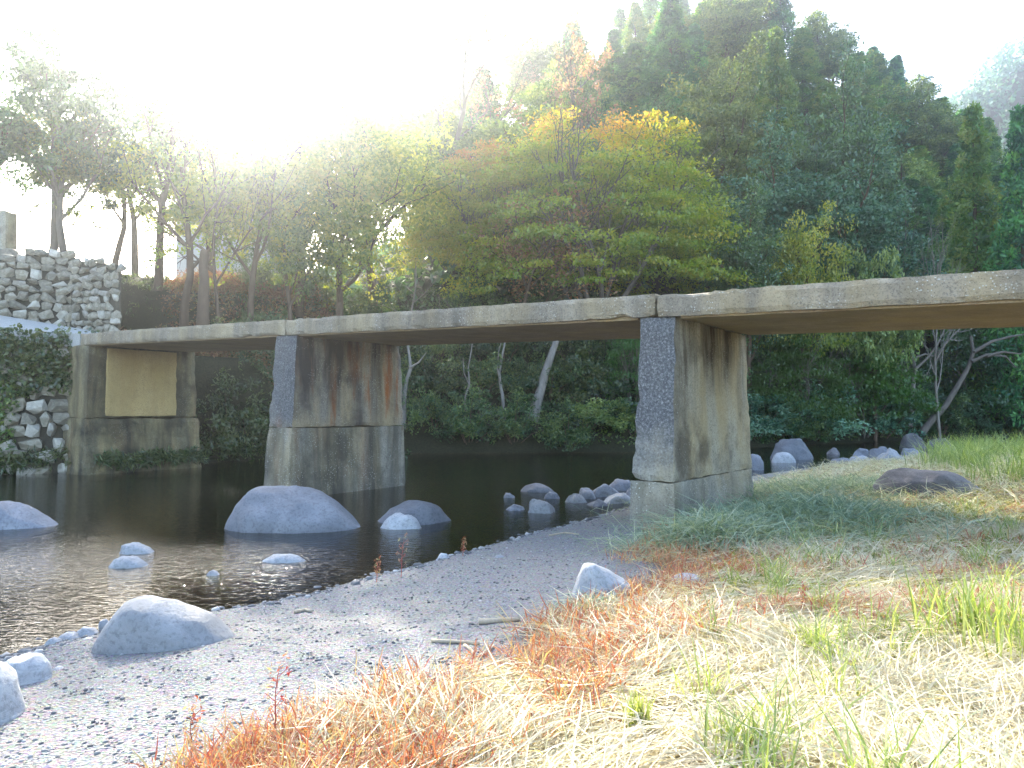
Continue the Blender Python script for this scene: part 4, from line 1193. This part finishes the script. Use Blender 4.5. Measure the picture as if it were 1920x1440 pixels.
# --- shrubs along the far bank under the deck
BG = "shrubs along the far bank"
rs = random.Random(5)
def bank_x(px, y): return (px - 960) / F * y
def shore_y(px):
    lo, hi = 12.0, 70.0
    for _ in range(30):
        m = (lo + hi) / 2
        if float(sdist(FAR, np.array([bank_x(px, m)]), np.array([m]))[0]) > 0: hi = m
        else: lo = m
    return hi
for row, (off, n) in enumerate([(0.7, 17), (2.4, 15), (4.4, 13), (6.6, 11)]):
    for i in range(n):
        px = 395 + (1560 - 395) * (i + rs.random() * .8) / n
        if 1212 < px < 1400 and row < 2 and rs.random() < .5: continue
        yy = shore_y(px) + off + rs.uniform(-.5, .5)
        x = bank_x(px, yy)
        key = rs.choice(['shrub_a', 'shrub_b', 'shrub_c'])
        if px < 560: cr, kd = 'ivy', "light-green shrub"
        elif rs.random() < .2: cr, kd = 'olive', "yellowish shrub"
        else: cr, kd = 'shrub', "dark shrub"
        pl_ = "left of the rusty pier" if px < 620 else "right of the rusty pier" if px < 900 else "under the middle span" if px < 1200 else "behind the pale pier" if px < 1410 else "right of the pale pier"
        rw = ("at the water", "a step up the bank", "halfway up the bank", "high on the bank")[row]
        o = plant(key, "shrub", (x, yy, h1(x, yy) - .1), rs.uniform(1.1, 2.3), rs.uniform(.9, 1.6), None, "shrub", BG, crown=cr, trunk_name="stem", crown_name="foliage", rz=rs.random() * 6)
        later(o, f"{kd} {rw} {pl_}")
for i in range(13):
    px = 1410 + 40 * i + rs.uniform(-10, 10)
    yy = shore_y(px) + 1.2 + (i % 3) * 1.8
    x = bank_x(px, yy)
    o = plant(rs.choice(['shrub_a', 'shrub_c']), "shrub", (x, yy, h1(x, yy) - .1), rs.uniform(1.5, 3.0), rs.uniform(1.4, 2.4), None, "shrub", BG, crown=rs.choice(['shrub', 'broad_blue', 'shrub']), trunk_name="stem", crown_name="foliage", rz=rs.random() * 6)
    later(o, "dark shrub on the shady shore seen below the right span")
# green maples hanging over the water below the right span
for k, (px, off, top, wpx, lab) in enumerate([(1490, 2.0, 600, 200, "green low maple hanging over the water right of the pale pier"), (1610, 1.5, 600, 230, "brighter green low maple left of the forked pale trunk below the right span"),
                                           (1560, 4.5, 560, 260, "low maple behind the two green ones below the right span"), (1188, 3.0, 560, 110, "green maple twigs showing left of the pale pier under the deck"), (1840, 3.0, 590, 240, "low leafy tree below the deck at the right edge")]):
    yy = shore_y(px) + off
    tree_px('maple_low', "low_maple", px, yy, top, wpx, lab, "maple tree", rz=k * 1.3, crown=None if k < 4 else 'broad')
# pale trunks seen against the dark bank
def trunk_thing(name, pxs, y, rad, label, bark='bark_pale', branches=()):
    """a leaning trunk whose course is read from the photo, rooted on the bank at depth y"""
    P = [D(px, py, y + k * .15) for k, (px, py) in enumerate(pxs)]
    o = P[0].copy()
    w = Wood(); n = len(P)
    w.tube([tuple(p - o) for p in P], [rad * (1 - .6 * k / (n - 1)) for k in range(n)], 7)
    for br_ in branches:
        Q = [D(px, py, y + .2) for px, py in br_]
        w.tube([tuple(p - o) for p in Q], [rad * .55 * (1 - .7 * k / (len(Q) - 1)) for k in range(len(Q))], 5)
    ob = link(name, w.mesh(name, M[bark]), loc=o)
    tag(ob, label, "trunk")
    return ob
trunk_thing("leaning_trunk", [(998, 792), (1004, 765), (1012, 738), (1022, 700), (1034, 665), (1046, 630), (1056, 580)], 29.8, 0.25, "thick pale leaning trunk below the middle span")
trunk_thing("leaning_trunk", [(946, 795), (942, 740), (938, 722), (936, 700), (940, 675), (946, 645), (952, 600)], 29.8, 0.08, "thin crooked pale trunk left of the thick leaning one", branches=[[(938, 715), (932, 690), (935, 660), (940, 640)]])
trunk_thing("leaning_trunk", [(757, 805), (758, 745), (762, 715), (770, 690), (768, 670), (764, 645), (760, 610)], 28.6, 0.10, "pale crooked trunk at the right edge of the rusty pier", branches=[[(768, 690), (785, 680), (800, 660)]])
trunk_thing("leaning_trunk", [(870, 795), (872, 745), (880, 720), (878, 690), (884, 655), (888, 620)], 29.6, 0.05, "wispy pale stem between the rusty pier and the crooked trunk", branches=[[(879, 720), (870, 700), (868, 670)]])
trunk_thing("leaning_trunk", [(1706, 800), (1709, 760), (1712, 720), (1716, 695), (1710, 665), (1706, 640), (1708, 610)], 40, 0.15, "forked pale trunk below the right span", branches=[[(1714, 694), (1738, 672), (1755, 650), (1768, 625), (1775, 600)], [(1714, 672), (1735, 664), (1750, 668)]])
trunk_thing("leaning_trunk", [(1728, 812), (1745, 790), (1772, 762), (1795, 725), (1815, 690), (1825, 660), (1820, 630)], 40.5, 0.2, "grey trunk leaning over the rocks near the right edge", 'bark_grey', branches=[[(1822, 678), (1850, 665), (1885, 668), (1905, 690)], [(1826, 660), (1860, 640), (1900, 630), (1935, 625)], [(1850, 668), (1880, 660), (1915, 664)]])
trunk_thing("leaning_trunk", [(1446, 800), (1445, 720), (1447, 690), (1444, 660), (1446, 625)], 36.5, 0.12, "dim upright trunk just right of the pale pier", 'bark_grey')

# undergrowth: one mass of leaves that clothes the banks
r = np.random.RandomState(91)
def bank_leaves(name, n, cond, xr, yr, per, rad, size, mat, label, lift=0.1, aspect=.5, flat=.3, outward=.2):
    x, y = r.uniform(*xr, n * 6), r.uniform(*yr, n * 6)
    df = sdist(FAR, x, y)
    ok = cond(x, y, df)
    x, y = x[ok][:n], y[ok][:n]
    C = np.stack([x, y, height(x, y) + lift * r.rand(len(x))], -1)
    V, v = leaves(r, C, rad, per, size, aspect, flat, outward, None, .3)
    return tag(link(name, crown_mesh(name, V, v, M[mat])), label, kind="stuff")
inview = lambda x, y: (np.abs(x) < y * .76)
bank_leaves("undergrowth", 2600, lambda x, y, d: (d > 0.2) & (d < 11) & (x > -8.6) & inview(x, y), (-9, 34), (22, 62), 26, (.38, .38, .26), .13, 'shrub', "dark leafy undergrowth clothing the far bank", .3)
bank_leaves("bank_grass", 1500, lambda x, y, d: (d > 0.1) & (d < 5) & (x > -9.4) & (x < -4.5), (-10, -4), (21, 32), 22, (.22, .22, .3), .16, 'ivy', "bright green grass and ferns on the bank left of the rusty pier", .25, .22, .1, .6)
bank_leaves("hill_undergrowth", 2600, lambda x, y, d: (d > 9) & (y < 120) & inview(x, y) & (x / y > -.25), (-25, 95), (36, 120), 22, (1.3, 1.3, .8), .5, 'broad', "dark undergrowth between the hillside trees", .6)
# russet brush on the slope above the far end of the bridge
bank_leaves("russet_brush", 3000, lambda x, y, d: (d > 1.4) & (d < 8.4) & (x > -13.4) & (x < -6.2) & ((x > -12.15) | (y > 23.5)) & (y > 21.95 + (-9.6 - x) * .30), (-13, -6), (20, 34), 34, (.34, .34, .30), .13, 'russet', "russet brown brush covering the slope above the far end of the bridge", .45, .3, .1, .6)
bank_leaves("terrace_grass", 700, lambda x, y, d: (d > 5.2) & (d < 9) & (x < -9.5) & inview(x, y), (-24, -8), (19, 34), 20, (.3, .3, .16), .16, 'ivy', "grass and weeds on the terrace under the left trees", .1, .25, .1, .6)
# ivy and grass on the river wall
def wall_leaves(name, n, t0, t1, z0, z1, mat, label, size, aspect, rad, per=26):
    t = r.uniform(t0, t1, n); z = r.uniform(z0, z1, n)
    A, B = np.array(wa), np.array(wb)
    u = (B - A) / np.linalg.norm(B - A); nn = np.array((u[1], -u[0], 0))
    P = A + (B - A) * t[:, None] + nn * (0.16 - .10 * z)[:, None]
    P[:, 2] = z
    V, v = leaves(r, P, rad, per, size, aspect, .2, .4, None, .3)
    return tag(link(name, crown_mesh(name, V, v, M[mat])), label, kind="stuff")
wall_leaves("ivy", 330, .30, 1.0, 2.1, 3.75, 'ivy', "green ivy hanging over the top of the river wall", .11, .7, (.3, .2, .22))
wall_leaves("ivy", 220, .0, .72, .6, 2.6, 'olive', "brownish creeper over the left of the river wall", .11, .6, (.3, .18, .25))
wall_leaves("wall_foot_grass", 120, .1, 1.0, .1, .6, 'ivy', "tufts of grass at the foot of the river wall", .2, .16, (.22, .2, .2))
A_ = [br(TA - .35, .15 + 2.9 * k / 70, .25 + .25 * r.rand()) for k in range(70)]
V, v = leaves(r, np.array([tuple(p) for p in A_]), (.16, .16, .2), 30, .2, .14, .05, .7)
tag(link("abutment_grass", crown_mesh("abutment_grass", V, v, M['ivy'])), "grass hanging at the foot of the abutment", kind="stuff")

# ------------------------------------------------------------------ cut grass, weeds and driftwood on the near bank
r = np.random.RandomState(17)
def blades(P, L, W, tilt, curl, az=None, lift=0.0):
    """each blade: root, middle, tip; tilt 0 stands up, 1.5 lies down"""
    n = len(P)
    az = r.rand(n) * 6.283 if az is None else az
    d0 = np.stack([np.sin(tilt) * np.cos(az), np.sin(tilt) * np.sin(az), np.cos(tilt)], -1)
    t2 = tilt + curl
    az2 = az + (r.rand(n) - .5) * .7
    d1 = np.stack([np.sin(t2) * np.cos(az2), np.sin(t2) * np.sin(az2), np.cos(t2)], -1)
    s = np.stack([-np.sin(az), np.cos(az), np.zeros(n)], -1)
    roll = (r.rand(n) - .5) * 1.6
    up = np.cross(d0, s)
    s = s * np.cos(roll)[:, None] + up * np.sin(roll)[:, None]
    p0 = P + np.array((0, 0, lift))
    p1 = p0 + d0 * (L * .5)[:, None]
    p2 = p1 + d1 * (L * .5)[:, None]
    gl = height(p2[:, 0], p2[:, 1]) + 0.004
    p2[:, 2] = np.maximum(p2[:, 2], gl + 0.012 * r.rand(n))
    p1[:, 2] = np.maximum(p1[:, 2], (P[:, 2] + gl) * .5 + 0.008)
    w = W[:, None] * s * .5
    V = np.stack([p0 - w * .7, p0 + w * .7, p1 + w, p1 - w, p2 + w * .25, p2 - w * .25], 1).reshape(-1, 3)
    b = (np.arange(n) * 6)[:, None]
    Fq = np.concatenate([b + np.array([[0, 1, 2, 3]]), b + np.array([[3, 2, 4, 5]])])
    return V, Fq
def grass_obj(name, V, Fq, v, mat, label, kind="stuff", n6=6):
    return tag(link(name, mesh(name, V, Fq, M[mat], {"v": np.repeat(v, n6)})), label, kind=kind)

def on_grass(lo=0.0, hi=99):
    def f(x, y):
        g = -sdist(GRASS, x, y) + .25 * vnoise(np.stack([x, y, x * 0], -1), .8, 6)
        return (g > lo) & (g < hi) & (sdist(NEAR, x, y) < -.15) & infr(x, y)
    return f
def patch(x, y, sc, seed): return vnoise(np.stack([x, y, x * 0], -1), sc, seed)

# hay: cut stems lying every way, thickest near the camera
P = scatter(92000, (-3, 13), (1.6, 7.6), on_grass(.1))
n = len(P)
swath = patch(P[:, 0], P[:, 1], 1.6, 9)
P[:, 2] += np.clip(swath, 0, 1) * .05 * r.rand(n)
az = (swath * 2.2 + r.normal(size=n) * .9)
V, Fq = blades(P, .10 + .34 * r.rand(n) ** 1.5, .0035 + .0045 * r.rand(n), 1.05 + .5 * r.rand(n), .1 + .4 * r.rand(n), az)
grass_obj("hay", V, Fq, np.clip(.25 + .6 * r.rand(n) + .15 * patch(P[:, 0], P[:, 1], .7, 10), 0, 1), 'straw', "pale cut hay lying over the near bank")
# hay farther off, and in the shade of the deck
P = scatter(38000, (-1, 26), (7.4, 26), on_grass(.1))
n = len(P)
V, Fq = blades(P, .14 + .36 * r.rand(n) ** 1.5, .006 + .008 * r.rand(n), .8 + .7 * r.rand(n), .2 + .5 * r.rand(n))
grass_obj("bank_hay", V, Fq, np.clip(.1 + .9 * r.rand(n), 0, 1), 'straw', "thin dry grass over the bank farther off")
# living green grass in tufts among the hay
T = scatter(90, (-1, 12), (2.1, 9), lambda x, y: on_grass(.5)(x, y) & (patch(x, y, 1.3, 12) > -.1) & (x > .25 * y))
k = 34
P = np.repeat(T, k, 0) + np.concatenate([r.normal(size=(len(T) * k, 2)) * .05, np.zeros((len(T) * k, 1))], -1)
n = len(P)
V, Fq = blades(P, .10 + .26 * r.rand(n), .004 + .004 * r.rand(n), .15 + .55 * r.rand(n), .1 + .7 * r.rand(n))
grass_obj("green_grass", V, Fq, r.rand(n), 'green_grass', "fresh green grass growing through the hay")
# low green weeds in the middle distance
P = scatter(28000, (1, 18), (5.2, 14), lambda x, y: on_grass(.25)(x, y) & (patch(x, y, 1.5, 14) > -.25) & (y > 4.6 + .1 * x))
n = len(P)
V, Fq = blades(P, .03 + .07 * r.rand(n), .010 + .014 * r.rand(n), .3 + 1.0 * r.rand(n), .2 + .5 * r.rand(n))
grass_obj("ground_cover", V, Fq, np.clip(.5 * r.rand(n) + .5 * np.clip(patch(P[:, 0], P[:, 1], 1.2, 15) + .4, 0, 1), 0, 1), 'cover', "low yellow-green weeds covering the middle of the bank")
# red weeds: thin branching stems along the gravel's edge
def red(Ncl, cond, yr, hmul=1.0, xr=(-2, 9)):
    T = scatter(Ncl, xr, yr, cond)
    kk = 26
    P = np.repeat(T, kk, 0) + np.concatenate([r.normal(size=(len(T) * kk, 2)) * .07, np.zeros((len(T) * kk, 1))], -1)
    P[:, 2] += r.rand(len(P)) * .06 * hmul
    n = len(P)
    V, Fq = blades(P, (.05 + .12 * r.rand(n)) * hmul, .0035 + .004 * r.rand(n), .5 + .9 * r.rand(n), -.3 + .8 * r.rand(n))
    return V, Fq, r.rand(n)
V, Fq, v = red(520, lambda x, y: on_grass(-.1, .8)(x, y) & (patch(x, y, .7, 18) > -.35), (2.2, 9))
grass_obj("red_weeds", V, Fq, v, 'red_weed', "red weeds creeping along the edge of the gravel")
V, Fq, v = red(520, lambda x, y: on_grass(.4)(x, y) & (patch(x, y, 1.1, 19) > .15) & (y > 3.6), (3.4, 13), 1.0, (0, 11))
grass_obj("brown_weeds", V, Fq, np.clip(v * .8 + .15, 0, 1), 'red_weed', "reddish brown weeds scattered through the middle of the bank")
# long grass cut and dumped round the pale pier
pc = br(TR - .35, .6, 0)
def heap(n, cx_, cy_, sx, sy, hgt, Lr, Wr, mat, name, label):
    q = r.normal(size=(n, 2))
    x, y = cx_ + q[:, 0] * sx, cy_ + q[:, 1] * sy
    z = height(x, y) + hgt * np.exp(-(q ** 2).sum(1) * .6) * r.rand(n)
    P = np.stack([x, y, z], -1)
    V, Fq = blades(P, Lr[0] + (Lr[1] - Lr[0]) * r.rand(n), Wr[0] + (Wr[1] - Wr[0]) * r.rand(n), .75 + .7 * r.rand(n), .2 + .9 * r.rand(n))
    return grass_obj(name, V, Fq, r.rand(n), mat, label)
g0 = G(1330, 1022, .3); heap(2600, g0.x, g0.y, .38, .32, .22, (.25, .6), (.005, .010), 'blue_grass', "cut_grass", "heap of long grey-green cut grass at the foot of the pale pier")
g0 = G(1500, 962, .5); heap(4200, g0.x, g0.y, .75, .7, .28, (.25, .65), (.005, .011), 'blue_grass', "cut_grass", "wide swath of grey-green cut grass right of the pale pier")
g0 = G(1480, 905, .5); heap(3800, g0.x + .3, g0.y, 1.1, .9, .2, (.25, .6), (.006, .012), 'blue_grass', "cut_grass", "cut grass strewn along the shore behind the pale pier")
g0 = G(1110, 1150, .32); heap(420, g0.x, g0.y, .13, .10, .08, (.12, .32), (.003, .006), 'blue_grass', "cut_grass", "small pale tuft at the foot of the tilted white slab")
# tall grass on the crest at the right
T = scatter(60, (7, 24), (11, 26), lambda x, y: on_grass(.8)(x, y) & (x / y > .56) & (x / y < .74), 0, False)
k = 46
P = np.repeat(T, k, 0) + np.concatenate([r.normal(size=(len(T) * k, 2)) * .14, np.zeros((len(T) * k, 1))], -1)
n = len(P)
V, Fq = blades(P, .3 + .55 * r.rand(n), .008 + .008 * r.rand(n), .05 + .45 * r.rand(n), .2 + .9 * r.rand(n))
grass_obj("tall_grass", V, Fq, r.rand(n), 'green_grass', "tall pale-green grass on the crest of the bank at the right edge")

# single plants that stand out
def tuft(name, px, py, h, n, mat, label, spread=.05, width=(.004, .008), tilt=(.05, .4), cat="grass tuft"):
    z = on_bank(px, py); p = G(px, py, z)
    P = np.array([(p.x, p.y, p.z - .01)] * n) + np.concatenate([r.normal(size=(n, 2)) * spread, np.zeros((n, 1))], -1)
    V, Fq = blades(P, h * (.55 + .45 * r.rand(n)), width[0] + (width[1] - width[0]) * r.rand(n), tilt[0] + (tilt[1] - tilt[0]) * r.rand(n), .05 + .4 * r.rand(n))
    ob = link(name, mesh(name, V - np.array((p.x, p.y, p.z)), Fq, M[mat], {"v": np.repeat(r.rand(n), 6)}), loc=p)
    return tag(ob, label, cat)
tuft("grass_tuft", 1195, 1372, .20, 60, 'green_grass', "upright bunch of cut green stalks at the bottom, right of the red weeds", .022, (.005, .009), (.02, .18))
tuft("grass_tuft", 1345, 1395, .16, 46, 'green_grass', "green tuft in the hay right of the upright bunch", .03)
tuft("grass_tuft", 1410, 1432, .20, 60, 'green_grass', "leafy green tuft cut by the bottom edge of the picture", .05)
tuft("grass_tuft", 1810, 1190, .42, 90, 'green_grass', "tall broad-bladed green tuft, the left of two near the right edge", .10, (.006, .012))
tuft("grass_tuft", 1900, 1235, .42, 90, 'green_grass', "tall broad-bladed green tuft cut by the right edge", .10, (.006, .012))
tuft("grass_tuft", 1230, 1030, .22, 26, 'red_weed', "small red-brown tuft at the left foot of the pale pier", .06, cat="weed")
tuft("grass_tuft", 1440, 872, .26, 18, 'green_grass', "tiny green sprout on the shore behind the pale pier", .02, (.015, .025))
def weed(px, py, top_py, label, mat='red_weed', lean=.1, nb=9):
    z = on_bank(px, py); p = G(px, py, z); h = D(px, top_py, p.y).z - z
    w = Wood()
    pts = [(lean * h * t * t, .02 * math.sin(6 * t), h * t) for t in np.linspace(-.05, 1, 7)]
    w.tube(pts, [.004 * (1.1 - .8 * t) for t in np.linspace(0, 1, 7)], 4)
    V, Fq = [], []
    root = empty("weed_stalk", p); tag(root, label, "weed")
    for k in range(nb):
        t = .25 + .7 * k / nb
        a = k * 2.4; q = np.array((lean * h * t * t, 0, h * t)); e = q + np.array((math.cos(a), math.sin(a), .9)) * h * .14
        w.tube([tuple(q), tuple(e)], [.0022, .0012], 3)
    at = {"v": np.full(len(w.v), .1 + .3 * random.Random(px).random())}
    link("stem", mesh("stem", np.array(w.v), np.array(w.f), M[mat], at, True), root)
    C = np.array([(lean * h * t * t + math.cos(k * 2.4) * h * .12, math.sin(k * 2.4) * h * .12, h * t + h * .1) for k, t in enumerate(np.linspace(.25, 1, 12))])
    LV, lv = leaves(r, C, (.018, .018, .03), 8, .020, .32, .1, .3)
    tag(link("leaf_spray", crown_mesh("leaf_spray", LV, lv, M['red_weed']), root), kind="stuff")
for a in [(355, 1436, 1330, "thin pale weed stalk standing on the gravel at the bottom left"), (512, 1400, 1250, "tall yellowish weed stalk rising from the gravel left of the red weeds"), (470, 1436, 1368, "bright red weed stalk at the bottom, leftmost of the red weeds"),
          (752, 1082, 1010, "thin dry weed at the water's edge below the pointed dark boulder"), (868, 1042, 1012, "small dry weed at the water's edge beside the round white stone"), (706, 1092, 1050, "short dry weed at the water's edge left of the thin one"),
          (760, 1396, 1320, "upright red weed in the middle of the red fringe"), (1505, 1150, 1100, "slender red weed on the brown part of the bank")]:
    weed(*a, lean=.08)
def stick(pts, rad, label, name="driftwood_stick", seed=1):
    P = []
    for px, py in pts:
        z = on_bank(px, py); P.append(G(px, py, z) + Vector((0, 0, rad * .8)))
    o = P[0].copy(); w = Wood()
    Q = []
    for i in range(len(P) - 1):
        for t in (0, .5): Q.append(P[i].lerp(P[i + 1], t))
    Q.append(P[-1])
    rs_ = random.Random(seed)
    Q = [q + Vector((rs_.uniform(-1, 1), rs_.uniform(-1, 1), 0)) * rad * .6 for q in Q]
    n = len(Q)
    w.tube([tuple(q - o) for q in [Q[0] - (Q[1] - Q[0]) * .02] + Q + [Q[-1] + (Q[-1] - Q[-2]) * .03]], [rad * .3] + [rad * (1 - .35 * k / n) for k in range(n)] + [rad * .2], 7)
    tag(link(name, w.mesh(name, M['driftwood']), loc=o), label, "driftwood")
for k, (pts, rad, lab) in enumerate([([(895, 1171), (935, 1168), (975, 1165)], .022, "short thick driftwood stick on the gravel, farthest of the sticks"),
        ([(812, 1205), (850, 1206), (900, 1210)], .014, "thin straight stick on the gravel left of the crossed twigs"), ([(892, 1240), (910, 1226), (925, 1214)], .012, "bleached twig pointing away, right of the thin straight stick"),
        ([(872, 1212), (884, 1222), (894, 1235)], .010, "small twig crossing the bleached one"), ([(626, 1302), (660, 1300), (695, 1297)], .008, "dark thin twig lying alone on the near gravel"),
        ([(1112, 1202), (1128, 1190), (1146, 1176)], .03, "stub of driftwood sticking up out of the red weeds"), ([(780, 1342), (810, 1340), (845, 1338)], .018, "pale stick half buried in the red weeds at the bottom"),
        ([(640, 1382), (652, 1368), (660, 1352)], .02, "bleached stub of wood at the gravel's bottom edge"), ([(1185, 1290), (1210, 1286), (1240, 1288)], .02, "pale stick in the hay above the upright green bunch"),
        ([(1030, 1005), (1060, 1000), (1085, 1003)], .012, "thin bleached stick on the gravel below the white river rock"), ([(552, 1150), (570, 1146), (585, 1148)], .014, "short pale stick at the gravel's edge near the shore"),
        ([(1480, 1240), (1520, 1246), (1560, 1258)], .018, "long pale stalk lying in the hay at the right"), ([(1570, 1420), (1610, 1424), (1650, 1428)], .016, "thick pale stalk at the bottom edge of the hay")]):
    stick(pts, rad, lab, seed=k)

# ------------------------------------------------------------------ the air
def haze_box():
    m = bpy.data.materials.new("sunlit_haze"); m.use_nodes = True
    nt = m.node_tree; nt.nodes.clear()
    out = nt.nodes.new("ShaderNodeOutputMaterial"); pv = nt.nodes.new("ShaderNodeVolumePrincipled")
    pv.inputs["Color"].default_value = (0.88, 0.94, 1.0, 1)
    pv.inputs["Density"].default_value = HAZE
    pv.inputs["Anisotropy"].default_value = HAZE_G
    nt.links.new(pv.outputs[0], out.inputs["Volume"])
    zmax = max(float(gz[(gy < 300) & (gy > -40) & (np.abs(gx) < 340)].max()) + 14, 60)
    a = [(-260, -45, -2.2), (345, -45, -2.2), (345, 300, -2.2), (-260, 300, -2.2)]
    P = a + [(x, y, zmax) for x, y, _ in a]
    me = mesh("haze", P, np.array([(0, 3, 2, 1), (4, 5, 6, 7), (0, 1, 5, 4), (1, 2, 6, 5), (2, 3, 7, 6), (3, 0, 4, 7)]), m)
    return tag(link("haze", me), "pale morning haze filling the valley", kind="stuff")
HAZE, HAZE_G = 0.0015, 0.895  # air haze, its strength and forward scatter set to stand in for lens glare
haze_box()

# ------------------------------------------------------------------ labels of things told apart by their order
bpy.context.view_layer.update()
ORD = ["first", "second", "third", "fourth", "fifth", "sixth", "seventh", "eighth", "ninth", "tenth", "eleventh", "twelfth", "thirteenth", "fourteenth", "fifteenth", "sixteenth", "seventeenth", "eighteenth", "nineteenth", "twentieth"]
groups = {}
for o, ph in LATE: groups.setdefault(ph, []).append(o)
for ph, os_ in groups.items():
    os_.sort(key=lambda o: pix(o.matrix_world.translation)[0])
    for i, o in enumerate(os_):
        o["label"] = ph if len(os_) == 1 else f"{ph}, {ORD[min(i, 19)]} from left"
